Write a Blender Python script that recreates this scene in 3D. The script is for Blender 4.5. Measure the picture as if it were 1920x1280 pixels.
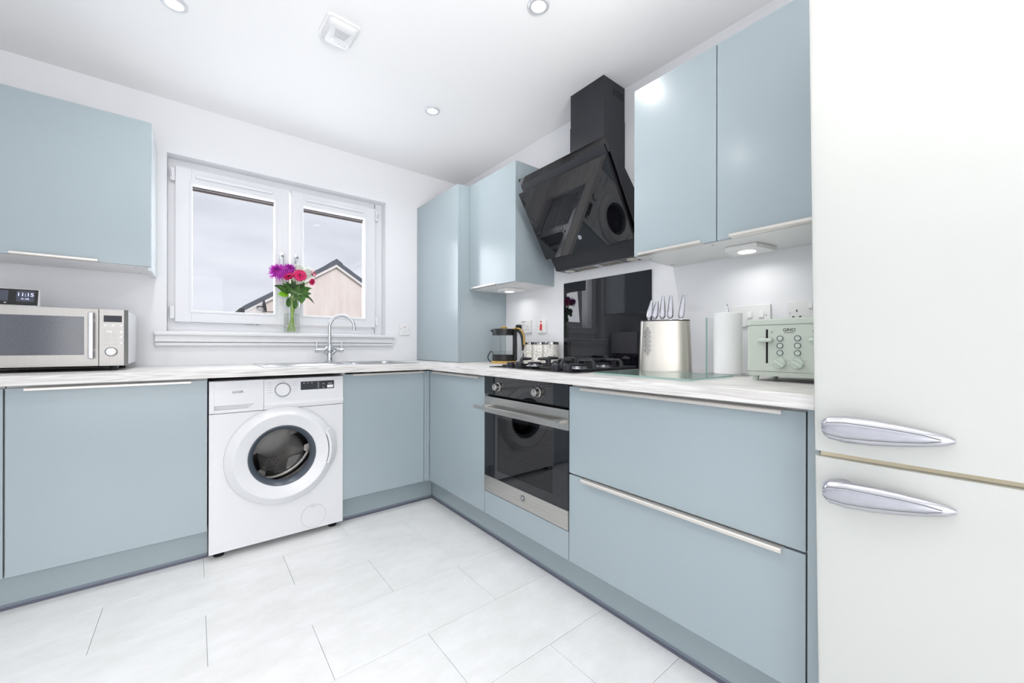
import bpy, bmesh, math, random
from mathutils import Vector, Matrix
R = math.radians
PI = math.pi
S = bpy.context.scene
COL = S.collection
for o in list(bpy.data.objects):
    bpy.data.objects.remove(o)
random.seed(7)

# ------------------------------------------------------------------ camera
cam_d = bpy.data.cameras.new('camera')
cam = bpy.data.objects.new('camera', cam_d)
COL.objects.link(cam)
S.camera = cam
cam_d.sensor_width = 36
cam_d.lens = 739.95 / 1920 * 36
cam_d.shift_y = 7.77 / 1920
cam_d.clip_start = 0.02
yaw, roll = -0.6774, 0.0018
F = Vector((-math.sin(yaw), math.cos(yaw), 0))
Rt = Vector((math.cos(yaw), math.sin(yaw), 0))
U = Vector((0, 0, 1))
R2 = Rt * math.cos(roll) + U * math.sin(roll)
U2 = U * math.cos(roll) - Rt * math.sin(roll)
m = Matrix((R2, U2, -F)).transposed().to_4x4()
m.translation = (-1.791, -2.9257, 1.0158)
cam.matrix_world = m

# ------------------------------------------------------------------ colour management, world, lights
S.view_settings.view_transform = 'Standard'
S.view_settings.look = 'None'
S.view_settings.gamma = 1
S.view_settings.use_curve_mapping = False
S.view_settings.exposure = 0.01

W = bpy.data.worlds.new('overcast_sky')
S.world = W
W.use_nodes = True
wn, wl = W.node_tree.nodes, W.node_tree.links
wn.clear()
wo = wn.new('ShaderNodeOutputWorld'); wb = wn.new('ShaderNodeBackground')
wt = wn.new('ShaderNodeTexCoord'); wm = wn.new('ShaderNodeMapping'); wz = wn.new('ShaderNodeTexNoise'); wr = wn.new('ShaderNodeValToRGB')
wm.inputs['Scale'].default_value = (2.2, 2.2, 7.5)
wm.inputs['Location'].default_value = (0.4, 0.3, 0.15)
wz.inputs['Scale'].default_value = 1.6; wz.inputs['Detail'].default_value = 5; wz.inputs['Roughness'].default_value = 0.45
wr.color_ramp.elements[0].position = 0.34; wr.color_ramp.elements[0].color = (0.70, 0.73, 0.81, 1)
wr.color_ramp.elements[1].position = 0.66; wr.color_ramp.elements[1].color = (0.88, 0.91, 0.98, 1)
wb.inputs['Strength'].default_value = 1.0
wl.new(wt.outputs['Generated'], wm.inputs['Vector']); wl.new(wm.outputs['Vector'], wz.inputs['Vector'])
wl.new(wz.outputs['Fac'], wr.inputs['Fac']); wl.new(wr.outputs['Color'], wb.inputs['Color']); wl.new(wb.outputs[0], wo.inputs[0])


def lamp(name, kind, loc, direction, energy, color=(1, 1, 1), **kw):
    d = bpy.data.lights.new(name, kind); d.energy = energy; d.color = color
    for k, v in kw.items():
        setattr(d, k, v)
    o = bpy.data.objects.new(name, d); COL.objects.link(o)
    o.location = loc
    o.rotation_euler = Vector(direction).to_track_quat('-Z', 'Y').to_euler()
    return o


lamp('daylight_sun', 'SUN', (-1, -8, 8), (0.05, 1, -0.62), 2.0, (1.0, 0.96, 0.95), angle=R(25))
# fill light added at the unseen left wall, behind the camera
lamp('added_left_fill', 'AREA', (-3.19, -3.1, 1.1), (1, 0.0, 0.12), 6, (1.0, 0.99, 0.985), shape='RECTANGLE', size=1.7, size_y=2.0)
lamp('added_rear_fill', 'AREA', (-2.2, -4.28, 1.1), (0, 1, 0.12), 26, (1.0, 0.99, 0.985), shape='RECTANGLE', size=1.5, size_y=1.9)  # second fill light, added just inside the unseen rear wall
# daylight through the kitchen window
lamp('window_daylight', 'AREA', (-1.29, 0.36, 1.75), (0, -1, 0.10), 21, (0.93, 0.96, 1.0), shape='RECTANGLE', size=1.2, size_y=0.9)
DOWN_W = 3.1
DOWNLIGHTS = [(-0.712, -0.838), (-0.712, -1.752), (-1.856, -0.838), (-1.856, -1.752), (-1.856, -2.70)]
# extra fill light added behind the camera, aimed at the ceiling
lamp('added_ceiling_fill', 'AREA', (-1.3, -3.9, 1.3), (0.10, 1.05, 1), 15, (1.0, 0.965, 0.94), shape='DISK', size=0.8, spread=R(90))
for (x, y) in DOWNLIGHTS:
    lamp('downlight_beam', 'AREA', (x, y, 2.376), (0, 0, -1), DOWN_W if y > -2 else 0.8, (1.0, 0.985, 0.96), shape='DISK', size=0.07, spread=R(150))
UNDER = [(-0.145, -2.31), (-0.15, -0.85)]
for (x, y) in UNDER:
    lamp('undercabinet_beam', 'AREA', (x, y, 1.368), (0, 0, -1), 0.36, (1.0, 0.98, 0.95), shape='DISK', size=0.09, spread=R(165))


# ------------------------------------------------------------------ materials
def lin(c):
    return tuple(((v / 255) / 12.92 if v <= 10 else (((v / 255) + 0.055) / 1.055) ** 2.4) for v in c) + (1,)


MC = {}


def mat(name, col, rough=0.5, metal=0.0, spec=0.5, var=0.0, vscale=(8, 8, 8), bump=0.0, bscale=300, emit=None, estr=0, coat=0.0, rvar=0.0, col2=None, detail=3):
    if name in MC:
        return MC[name]
    m = bpy.data.materials.new(name); m.use_nodes = True; MC[name] = m
    n, l = m.node_tree.nodes, m.node_tree.links
    b = n['Principled BSDF']
    c = lin(col) if max(col) > 1.001 else tuple(col) + (1,)
    b.inputs['Base Color'].default_value = c
    b.inputs['Roughness'].default_value = rough
    b.inputs['Metallic'].default_value = metal
    b.inputs['Specular IOR Level'].default_value = spec
    b.inputs['Coat Weight'].default_value = coat
    b.inputs['Coat Roughness'].default_value = 0.15 if rough > 0.1 else 0.02
    if emit:
        b.inputs['Emission Color'].default_value = tuple(emit) + (1,)
        b.inputs['Emission Strength'].default_value = estr
    tc = n.new('ShaderNodeTexCoord')
    if var or col2:
        mp = n.new('ShaderNodeMapping'); mp.inputs['Scale'].default_value = vscale
        nz = n.new('ShaderNodeTexNoise'); nz.inputs['Scale'].default_value = 1.0; nz.inputs['Detail'].default_value = detail
        l.new(tc.outputs['Object'], mp.inputs[0]); l.new(mp.outputs[0], nz.inputs['Vector'])
        rp = n.new('ShaderNodeValToRGB')
        rp.color_ramp.elements[0].position = 0.3; rp.color_ramp.elements[1].position = 0.7
        rp.color_ramp.elements[0].color = lin(col2) if col2 else tuple(v * (1 - var) for v in c[:3]) + (1,)
        rp.color_ramp.elements[1].color = c
        l.new(nz.outputs['Fac'], rp.inputs[0]); l.new(rp.outputs[0], b.inputs['Base Color'])
        if rvar:
            mr = n.new('ShaderNodeMapRange'); mr.inputs['To Min'].default_value = rough; mr.inputs['To Max'].default_value = rough + rvar
            l.new(nz.outputs['Fac'], mr.inputs['Value']); l.new(mr.outputs[0], b.inputs['Roughness'])
    if bump:
        n2 = n.new('ShaderNodeTexNoise'); n2.inputs['Scale'].default_value = bscale; n2.inputs['Detail'].default_value = 3
        l.new(tc.outputs['Object'], n2.inputs['Vector'])
        bp = n.new('ShaderNodeBump'); bp.inputs['Strength'].default_value = bump; bp.inputs['Distance'].default_value = 0.002
        l.new(n2.outputs['Fac'], bp.inputs['Height']); l.new(bp.outputs[0], b.inputs['Normal'])
    return m


def glass_mat(name, tint, gloss=0.08, rough=0.0, fres=1.45):
    """clear sheet glass: see-through with a Fresnel mirror on top"""
    m = bpy.data.materials.new(name); m.use_nodes = True; MC[name] = m
    n, l = m.node_tree.nodes, m.node_tree.links
    n.remove(n['Principled BSDF'])
    out = n['Material Output']
    t = n.new('ShaderNodeBsdfTransparent'); t.inputs[0].default_value = tuple(tint) + (1,)
    g = n.new('ShaderNodeBsdfGlossy'); g.inputs['Roughness'].default_value = rough
    lw = n.new('ShaderNodeLayerWeight'); lw.inputs['Blend'].default_value = 0.5
    pw = n.new('ShaderNodeMath'); pw.operation = 'POWER'; pw.inputs[1].default_value = 5.0
    f0 = ((fres - 1) / (fres + 1)) ** 2
    f = n.new('ShaderNodeMath'); f.operation = 'MULTIPLY_ADD'; f.inputs[1].default_value = (1 - f0) * 0.8; f.inputs[2].default_value = f0; f.use_clamp = True
    mx = n.new('ShaderNodeMixShader')
    l.new(lw.outputs['Facing'], pw.inputs[0]); l.new(pw.outputs[0], f.inputs[0])
    l.new(f.outputs[0], mx.inputs[0]); l.new(t.outputs[0], mx.inputs[1]); l.new(g.outputs[0], mx.inputs[2])
    l.new(mx.outputs[0], out.inputs[0])
    return m


M_wall = mat('wall_paint', (236, 237, 240), 0.6, bump=0.05, bscale=500, var=0.01, vscale=(2, 2, 2))
M_ceil = mat('ceiling_paint', (245, 245, 246), 0.7, bump=0.04, bscale=400)
M_blue = mat('satin_blue_door', (163, 176, 182), 0.24, spec=0.5, coat=0.12, bump=0.01, bscale=900, var=0.015, vscale=(3, 3, 3))
M_bluek = mat('satin_blue_plinth', (154, 168, 172), 0.22, spec=0.5, var=0.02, vscale=(3, 3, 3))
M_carc = mat('white_melamine', (232, 232, 232), 0.4, var=0.01)
M_pale = mat('pale_gloss_panel', (214, 222, 226), 0.25, var=0.01)
M_upvc = mat('white_plastic_frame', (229, 230, 234), 0.3, var=0.01)
M_sill = mat('white_gloss_sill', (230, 231, 233), 0.3, var=0.01)
M_white = mat('white_enamel', (226, 227, 230), 0.22, var=0.008)
M_white2 = mat('white_plastic', (236, 236, 236), 0.35, var=0.01)
M_fridge = mat('cream_white_gloss_enamel', (206, 208, 204), 0.16, spec=0.5, var=0.008, vscale=(2, 2, 2))
M_cream = mat('aged_cream_seal', (236, 224, 196), 0.5, var=0.1, vscale=(3, 20, 3))
M_steel = mat('brushed_steel', (196, 194, 190), 0.28, 1.0, var=0.14, vscale=(6, 6, 220), bump=0.02, bscale=200)
M_steelv = mat('brushed_steel_upright', (168, 166, 163), 0.38, 1.0, var=0.10, vscale=(220, 220, 4))
M_sinks = mat('sink_steel', (204, 205, 208), 0.34, 1.0, var=0.05, vscale=(30, 200, 30))
M_handle = mat('pale_satin_aluminium', (222, 218, 212), 0.38, 0.6, var=0.05, vscale=(200, 200, 4))
M_chrome = mat('chrome', (215, 217, 220), 0.06, 1.0, var=0.02)
M_satin = mat('satin_silver', (196, 196, 202), 0.25, 0.85, var=0.06, vscale=(30, 30, 30))
M_black = mat('black_plastic', (26, 27, 29), 0.35, var=0.1)
M_dark = mat('dark_void', (14, 14, 15), 0.8, var=0.1)
M_blackm = mat('matt_black_steel', (40, 41, 47), 0.42, 0.0, spec=0.4, var=0.06, bump=0.02)
M_bglass = mat('black_glass', (12, 12, 17), 0.02, spec=0.7, coat=0.15, var=0.05)
M_bglass2 = mat('black_backpainted_glass', (16, 17, 24), 0.015, spec=0.6, coat=0.0, var=0.05)
M_iron = mat('cast_iron', (52, 53, 56), 0.55, 0.2, var=0.2, vscale=(60, 60, 60), bump=0.3, bscale=600)
M_slate = mat('slate_grey_plastic', (84, 92, 102), 0.3, var=0.05)
M_sage = mat('sage_green_enamel', (198, 207, 196), 0.3, var=0.015)
M_sage2 = mat('sage_green_plastic', (200, 212, 200), 0.35, var=0.02)
M_bamboo = mat('bamboo', (206, 170, 92), 0.4, var=0.2, vscale=(10, 120, 10))
M_paper = mat('kitchen_paper', (246, 246, 246), 0.9, bump=0.7, bscale=90, var=0.02)
M_red = mat('red_rocker', (214, 32, 26), 0.3, var=0.05)
M_grey = mat('grey_print', (110, 112, 116), 0.5, var=0.05)
M_lgrey = mat('light_grey_print', (168, 170, 176), 0.5, var=0.05)
M_ink = mat('dark_print', (40, 44, 52), 0.5, var=0.05)
M_seal = mat('dark_plinth_seal', (96, 98, 112), 0.4, var=0.1)
M_edge = mat('grey_chipboard_edge', (178, 180, 184), 0.6, var=0.1)
M_dull = mat('drum_steel', (150, 148, 145), 0.2, 1.0, var=0.15, vscale=(20, 20, 20))
M_rubber = mat('grey_rubber', (96, 100, 104), 0.6, var=0.1)
M_harl = mat('pink_roughcast', (234, 224, 219), 0.9, col2=(220, 206, 202), vscale=(3.0, 3.0, 0.8), bump=0.5, bscale=20, detail=8)
M_tile = mat('slate_roof', (96, 102, 112), 0.7, var=0.25, vscale=(3, 3, 3), bump=0.4, bscale=15)
M_barge = mat('white_bargeboard', (232, 226, 226), 0.5, var=0.05)
M_lead = mat('dark_gutter', (62, 66, 72), 0.5, var=0.1)
M_grass = mat('garden_grass', (110, 124, 92), 0.9, var=0.3)
M_clear = glass_mat('clear_glass', (0.985, 0.99, 0.988), fres=1.3)
M_pane = glass_mat('window_glass', (0.99, 0.99, 0.995), fres=1.25)
M_vase = glass_mat('vase_glass', (0.985, 0.99, 0.988), fres=1.35)
M_water = glass_mat('water', (0.97, 0.985, 0.97), fres=1.15)
M_gboard = glass_mat('green_tinted_glass', (0.88, 0.945, 0.925), fres=1.6)
M_gedge = mat('green_glass_edge', (150, 180, 174), 0.2, var=0.1)
M_oven = glass_mat('smoked_oven_glass', (0.36, 0.37, 0.39), fres=1.62)
M_ovenf = mat('black_oven_glass', (20, 21, 27), 0.03, spec=0.6, coat=0.05, var=0.05)
M_port = glass_mat('porthole_glass', (0.82, 0.82, 0.82), fres=1.5)
M_mwwin = mat('mesh_microwave_window', (84, 88, 98), 0.12, spec=0.6, coat=0.5, col2=(70, 74, 84), vscale=(400, 400, 400))
M_lamp = mat('lit_lens', (255, 255, 255), 0.4, emit=(1, 0.99, 0.97), estr=2.2)
M_lampu = mat('lit_undercabinet_lens', (255, 255, 255), 0.4, emit=(1, 0.98, 0.95), estr=1.8)
M_lampo = mat('unlit_frosted_lens', (226, 222, 210), 0.3, var=0.03)
M_lcd = mat('lcd_glow', (190, 190, 230), 0.3, emit=(0.66, 0.66, 0.95), estr=0.9)
M_screen = mat('dim_screen', (74, 78, 92), 0.15, var=0.1)
M_purple = mat('purple_petals', (214, 66, 198), 0.55, col2=(164, 44, 172), vscale=(60, 60, 60))
M_pink = mat('cerise_petals', (226, 22, 110), 0.5, col2=(190, 8, 84), vscale=(60, 60, 60))
M_wpet = mat('white_petals', (254, 255, 252), 0.55, col2=(244, 248, 238), vscale=(50, 50, 50))
M_leaf = mat('leaf_green', (98, 146, 62), 0.4, col2=(66, 112, 46), vscale=(40, 40, 40))
M_lime = mat('lime_leaf', (160, 214, 40), 0.45, col2=(130, 190, 30), vscale=(40, 40, 40))
M_stem = mat('pale_green_stem', (164, 192, 92), 0.45, col2=(130, 166, 62), vscale=(40, 40, 90))
M_eye = mat('dark_flower_eye', (40, 14, 34), 0.7, var=0.3, vscale=(200, 200, 200))


def wood_mat(name, along):
    m = bpy.data.materials.new(name); m.use_nodes = True
    n, l = m.node_tree.nodes, m.node_tree.links
    b = n['Principled BSDF']; b.inputs['Roughness'].default_value = 0.36
    tc = n.new('ShaderNodeTexCoord'); mp = n.new('ShaderNodeMapping')
    mp.inputs['Scale'].default_value = (1.3, 7, 22) if along == 'x' else (7, 1.3, 22)
    nz = n.new('ShaderNodeTexNoise'); nz.inputs['Scale'].default_value = 1.0; nz.inputs['Detail'].default_value = 2.5; nz.inputs['Roughness'].default_value = 0.5
    l.new(tc.outputs['Object'], mp.inputs[0]); l.new(mp.outputs[0], nz.inputs['Vector'])
    mul = n.new('ShaderNodeMath'); mul.operation = 'MULTIPLY'; mul.inputs[1].default_value = 75
    sn = n.new('ShaderNodeMath'); sn.operation = 'SINE'
    l.new(nz.outputs['Fac'], mul.inputs[0]); l.new(mul.outputs[0], sn.inputs[0])
    mp2 = n.new('ShaderNodeMapping'); mp2.inputs['Scale'].default_value = (6, 160, 260) if along == 'x' else (160, 6, 260)
    n2 = n.new('ShaderNodeTexNoise'); n2.inputs['Scale'].default_value = 1; n2.inputs['Detail'].default_value = 4
    l.new(tc.outputs['Object'], mp2.inputs[0]); l.new(mp2.outputs[0], n2.inputs['Vector'])
    ad = n.new('ShaderNodeMath'); ad.operation = 'MULTIPLY_ADD'; ad.inputs[1].default_value = 0.14
    l.new(sn.outputs[0], ad.inputs[0]); l.new(n2.outputs['Fac'], ad.inputs[2])
    rp = n.new('ShaderNodeValToRGB')
    e = rp.color_ramp.elements
    e[0].position = 0.26; e[0].color = lin((202, 199, 197)); e[1].position = 0.62; e[1].color = lin((229, 227, 225))
    l.new(ad.outputs[0], rp.inputs[0]); l.new(rp.outputs[0], b.inputs['Base Color'])
    bp = n.new('ShaderNodeBump'); bp.inputs['Strength'].default_value = 0.12; bp.inputs['Distance'].default_value = 0.001
    l.new(ad.outputs[0], bp.inputs['Height']); l.new(bp.outputs[0], b.inputs['Normal'])
    return m


def tile_mat():
    m = bpy.data.materials.new('pale_stone_vinyl'); m.use_nodes = True
    n, l = m.node_tree.nodes, m.node_tree.links
    b = n['Principled BSDF']; b.inputs['Roughness'].default_value = 0.33
    tc = n.new('ShaderNodeTexCoord'); oi = n.new('ShaderNodeObjectInfo')
    ad = n.new('ShaderNodeVectorMath'); ad.operation = 'MULTIPLY_ADD'
    cmb = n.new('ShaderNodeCombineXYZ'); l.new(oi.outputs['Random'], cmb.inputs[0]); l.new(oi.outputs['Random'], cmb.inputs[1])
    ad.inputs[1].default_value = (37, 53, 0); l.new(cmb.outputs[0], ad.inputs[0]); l.new(tc.outputs['Object'], ad.inputs[2])
    mp = n.new('ShaderNodeMapping'); mp.inputs['Scale'].default_value = (4, 7, 7); l.new(ad.outputs[0], mp.inputs[0])
    nz = n.new('ShaderNodeTexNoise'); nz.inputs['Scale'].default_value = 1; nz.inputs['Detail'].default_value = 9; nz.inputs['Roughness'].default_value = 0.72
    l.new(mp.outputs[0], nz.inputs['Vector'])
    rp = n.new('ShaderNodeValToRGB'); e = rp.color_ramp.elements
    e[0].position = 0.3; e[0].color = lin((222, 223, 221)); e[1].position = 0.62; e[1].color = lin((235, 236, 237))
    l.new(nz.outputs['Fac'], rp.inputs[0]); l.new(rp.outputs[0], b.inputs['Base Color'])
    return m


def marble_mat():
    m = bpy.data.materials.new('white_marble'); m.use_nodes = True
    n, l = m.node_tree.nodes, m.node_tree.links
    b = n['Principled BSDF']; b.inputs['Roughness'].default_value = 0.2
    tc = n.new('ShaderNodeTexCoord'); nz = n.new('ShaderNodeTexNoise'); nz.inputs['Scale'].default_value = 14; nz.inputs['Detail'].default_value = 5; nz.inputs['Distortion'].default_value = 1.6
    l.new(tc.outputs['Object'], nz.inputs['Vector'])
    rp = n.new('ShaderNodeValToRGB'); e = rp.color_ramp.elements
    e[0].position = 0.47; e[0].color = lin((240, 238, 232)); e[1].position = 0.53; e[1].color = lin((240, 238, 232))
    k = rp.color_ramp.elements.new(0.5); k.color = lin((176, 172, 164))
    l.new(nz.outputs['Fac'], rp.inputs[0]); l.new(rp.outputs[0], b.inputs['Base Color'])
    return m


M_wx = wood_mat('washed_wood_laminate_lengthwise', 'x')
M_wy = wood_mat('washed_wood_laminate_crosswise', 'y')
M_floor = tile_mat()
M_marble = marble_mat()


# ------------------------------------------------------------------ mesh helpers
def BM():
    return bmesh.new()


def bx(bm, x0, x1, y0, y1, z0, z1, bev=0.0, seg=2, M=None):
    b = bmesh.new()
    r = bmesh.ops.create_cube(b, size=1)
    for v in b.verts:
        v.co = Vector(((x0 + x1) / 2 + v.co.x * (x1 - x0), (y0 + y1) / 2 + v.co.y * (y1 - y0), (z0 + z1) / 2 + v.co.z * (z1 - z0)))
    if bev:
        bmesh.ops.bevel(b, geom=list(b.edges), offset=bev, segments=seg, profile=0.5, affect='EDGES')
    if M is not None:
        b.transform(M)
    merge(bm, b)
    return bm


def merge(bm, b):
    me = bpy.data.meshes.new('tmp'); b.to_mesh(me); b.free(); bm.from_mesh(me); bpy.data.meshes.remove(me)


def poly_prism(bm, pts, axis, a, b_, bev=0.0):
    """extrude a 2-D outline. axis 'x': pts are (y,z); 'y': (x,z); 'z': (x,y)"""
    t = bmesh.new()
    def P(p, w):
        return {'x': (w, p[0], p[1]), 'y': (p[0], w, p[1]), 'z': (p[0], p[1], w)}[axis]
    v0 = [t.verts.new(P(p, a)) for p in pts]; v1 = [t.verts.new(P(p, b_)) for p in pts]
    t.faces.new(v0); t.faces.new(v1[::-1])
    n = len(pts)
    for i in range(n):
        t.faces.new((v0[i], v1[i], v1[(i + 1) % n], v0[(i + 1) % n]))
    bmesh.ops.recalc_face_normals(t, faces=t.faces)
    if bev:
        bmesh.ops.bevel(t, geom=list(t.edges), offset=bev, segments=2, profile=0.5, affect='EDGES')
    merge(bm, t)
    return bm


def lathe(bm, prof, M=Matrix(), seg=32, cap=True):
    """revolve (r, h) about local z then place with M"""
    t = bmesh.new(); rings = []
    for (r, h) in prof:
        if r < 1e-6:
            rings.append([t.verts.new((0, 0, h))])
        else:
            rings.append([t.verts.new((r * math.cos(2 * PI * i / seg), r * math.sin(2 * PI * i / seg), h)) for i in range(seg)])
    for a, b in zip(rings, rings[1:]):
        for i in range(seg):
            j = (i + 1) % seg
            if len(a) == 1 and len(b) > 1: t.faces.new((a[0], b[j], b[i]))
            elif len(b) == 1 and len(a) > 1: t.faces.new((a[i], a[j], b[0]))
            elif len(a) > 1: t.faces.new((a[i], a[j], b[j], b[i]))
    if cap:
        for g in (rings[0], rings[-1]):
            if len(g) > 1:
                t.faces.new(g)
    bmesh.ops.recalc_face_normals(t, faces=t.faces)
    t.transform(M); merge(bm, t)
    return bm


def loft(bm, rings, M=None, cap=True):
    t = bmesh.new(); vs = [[t.verts.new(p) for p in r] for r in rings]
    n = len(vs[0])
    for a, b in zip(vs, vs[1:]):
        for i in range(n):
            j = (i + 1) % n
            t.faces.new((a[i], a[j], b[j], b[i]))
    if cap:
        t.faces.new(vs[0]); t.faces.new(vs[-1])
    bmesh.ops.recalc_face_normals(t, faces=t.faces)
    if M is not None: t.transform(M)
    merge(bm, t)
    return bm


def tube(bm, pts, r, seg=12, M=None):
    pts = [Vector(p) for p in pts]
    rs = r if isinstance(r, (list, tuple)) else [r] * len(pts)
    rings = []; up = None
    for i, p in enumerate(pts):
        d = (pts[min(i + 1, len(pts) - 1)] - pts[max(i - 1, 0)]).normalized()
        if up is None:
            up = Vector((0, 0, 1)) if abs(d.z) < 0.9 else Vector((1, 0, 0))
        up = (up - d * up.dot(d)).normalized()
        s = d.cross(up)
        rings.append([p + (up * math.cos(2 * PI * k / seg) + s * math.sin(2 * PI * k / seg)) * rs[i] for k in range(seg)])
    return loft(bm, rings, M)


def bez(p0, p1, p2, p3, n=12):
    p0, p1, p2, p3 = map(Vector, (p0, p1, p2, p3)); o = []
    for i in range(n + 1):
        t = i / n; u = 1 - t
        o.append(p0 * u ** 3 + p1 * 3 * u * u * t + p2 * 3 * u * t * t + p3 * t ** 3)
    return o


def smooth(me, ang=40):
    for p in me.polygons: p.use_smooth = True
    try:
        me.set_sharp_from_angle(angle=R(ang))
    except Exception:
        pass


def obj(name, bm, m, parent=None, label=None, sm=True, kind=None):
    me = bpy.data.meshes.new(name); bmesh.ops.recalc_face_normals(bm, faces=bm.faces); bm.to_mesh(me); bm.free()
    if sm: smooth(me)
    me.materials.append(m)
    o = bpy.data.objects.new(name, me); COL.objects.link(o)
    if sm:
        w_ = o.modifiers.new('weighted_normals', 'WEIGHTED_NORMAL'); w_.keep_sharp = True
    if parent: o.parent = parent
    if label: o['label'] = label
    if kind: o['kind'] = kind
    return o


def thing(name, label, cat, loc=(0, 0, 0), rz=0, group=None, rx=0):
    o = bpy.data.objects.new(name, None); COL.objects.link(o); o.empty_display_size = 0.05
    o.location = loc; o.rotation_euler = (rx, 0, rz); o['label'] = label; o['category'] = cat
    if group: o['group'] = group
    return o


def struct(name, bm, m, parent=None, sm=False):
    o = obj(name, bm, m, parent, sm=sm)
    if not parent: o['kind'] = 'structure'
    return o


def copy_tree(o, parent=None, loc=None, rz=None, label=None):
    c = o.copy(); COL.objects.link(c)
    if parent: c.parent = parent
    if loc is not None: c.location = loc
    if rz is not None: c.rotation_euler = (c.rotation_euler[0], c.rotation_euler[1], rz)
    if label: c['label'] = label
    for ch in list(bpy.data.objects):
        if ch.parent == o:
            copy_tree(ch, c)
    return c


FY = Matrix.Rotation(R(90), 4, 'X')      # text / lathe axis faces -y (local z -> -y)


def T(x, y, z):
    return Matrix.Translation((x, y, z))


def text(name, s, size, m, parent, M, ext=0.0003, label=None, sx=1.0):
    c = bpy.data.curves.new('t', 'FONT'); c.body = s; c.size = size; c.align_x = 'CENTER'; c.align_y = 'CENTER'; c.extrude = ext; c.resolution_u = 3
    o = bpy.data.objects.new('t', c); COL.objects.link(o)
    dg = bpy.context.evaluated_depsgraph_get(); dg.update()
    me = bpy.data.meshes.new_from_object(o.evaluated_get(dg))
    bpy.data.objects.remove(o); bpy.data.curves.remove(c)
    me.transform(M @ Matrix.Diagonal((sx, 1, 1, 1))); me.name = name; me.materials.clear(); me.materials.append(m)
    q = bpy.data.objects.new(name, me); COL.objects.link(q); q.parent = parent
    if label: q['label'] = label
    return q


RZ = R(-90)    # things on the right wall: local x runs towards the viewer, local -y is the room side
H = 2.39
XL, YR = -3.2, -4.3

# ------------------------------------------------------------------ room shell
b = BM(); bx(b, XL, 0, YR, 0, -0.1, -0.005); floor = struct('floor', b, mat('floor_joint', (196, 197, 196), 0.6, var=0.05))
TL_, TW_ = 0.609, 0.305
proto_tiles = {}
row = 0
y1 = -0.128 + TW_ * 0
y = 0.177 - 0.003
rows = []
yy = -1.046
while yy < 0: yy += TW_
k = 0
rownum = round((yy + 1.046) / TW_)
while yy > YR:
    ya, yb = min(yy, 0), max(yy - TW_, YR)
    off = -2.066 if (rownum % 2 == 1) else -1.757
    x = off
    while x > XL: x -= TL_
    while x < 0:
        xa, xb = max(x, XL), min(x + TL_, 0)
        if xb - xa > 0.01 and ya - yb > 0.01 and not (ya < -4.2):
            key = (round(xb - xa, 3), round(ya - yb, 3))
            if key not in proto_tiles:
                b = BM(); g = 0.0006
                bx(b, g, xb - xa - g, yb - ya + g, -g, -0.005, 0, 0.0005, 1)
                t = obj('tile', b, M_floor, floor, sm=False); proto_tiles[key] = t
            else:
                t = proto_tiles[key].copy(); COL.objects.link(t); t.parent = floor
            t.location = (xa, ya, 0)
        x += TL_
    yy -= TW_; rownum -= 1

b = BM(); bx(b, XL, 0, YR, 0, H, H + 0.1); struct('ceiling', b, M_ceil)
# back wall with the window opening
WX0, WX1, WZ0, WZ1 = -1.913, -0.666, 1.093, 2.093
b = BM()
bx(b, XL, WX0, 0, 0.3, 0, H); bx(b, WX1, 0.3, 0, 0.3, 0, H); bx(b, WX0, WX1, 0, 0.3, 0, WZ0 - 0.02); bx(b, WX0, WX1, 0, 0.3, WZ1, H)
struct('wall_back', b, M_wall)
b = BM(); bx(b, 0, 0.2, YR, 0, 0, H); struct('wall_right', b, M_wall)
b = BM(); bx(b, XL - 0.2, -3.0, YR - 0.2, YR, 0, H); bx(b, -1.4, 0.2, YR - 0.2, YR, 0, H); bx(b, -3.0, -1.4, YR - 0.2, YR, 2.12, H); struct('wall_front', b, M_wall)
d2 = bpy.data.objects.new('added_door_2', None); COL.objects.link(d2); d2['kind'] = 'structure'; d2.location = (-3.0, YR - 0.08, 0)  # glazed opening added out of view, goes with the rear fill light
b = BM()
bx(b, 0, 0.06, -0.03, 0.03, 0, 2.12); bx(b, 1.54, 1.6, -0.03, 0.03, 0, 2.12); bx(b, 0.77, 0.83, -0.03, 0.03, 0, 2.12); bx(b, 0.06, 1.54, -0.03, 0.03, 2.05, 2.12); bx(b, 0.06, 1.54, -0.03, 0.03, 0, 0.07)
obj('frame', b, M_upvc, d2)
for q in (0.06, 0.83):
    b = BM(); bx(b, q, q + 0.71, -0.005, 0.005, 0.07, 2.05); obj('pane', b, M_pane, d2)
b = BM()
bx(b, XL - 0.2, XL, YR, -4.0, 0, H); bx(b, XL - 0.2, XL, -2.2, 0.3, 0, H); bx(b, XL - 0.2, XL, -4.0, -2.2, 2.12, H)
struct('wall_left', b, M_wall)
# glazed door added in the unseen left wall to bring in more light
d1 = bpy.data.objects.new('added_door_1', None); COL.objects.link(d1); d1['kind'] = 'structure'; d1.location = (XL - 0.08, -4.0, 0)
b = BM()
bx(b, -0.03, 0.03, 0, 0.06, 0, 2.12); bx(b, -0.03, 0.03, 1.74, 1.8, 0, 2.12); bx(b, -0.03, 0.03, 0.86, 0.94, 0, 2.12); bx(b, -0.03, 0.03, 0.06, 1.74, 2.05, 2.12); bx(b, -0.03, 0.03, 0.06, 1.74, 0, 0.07)
obj('frame', b, M_upvc, d1)
for q in (0.06, 0.94):
    b = BM(); bx(b, -0.005, 0.005, q, q + 0.8, 0.07, 2.05); obj('pane', b, M_pane, d1)

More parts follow.
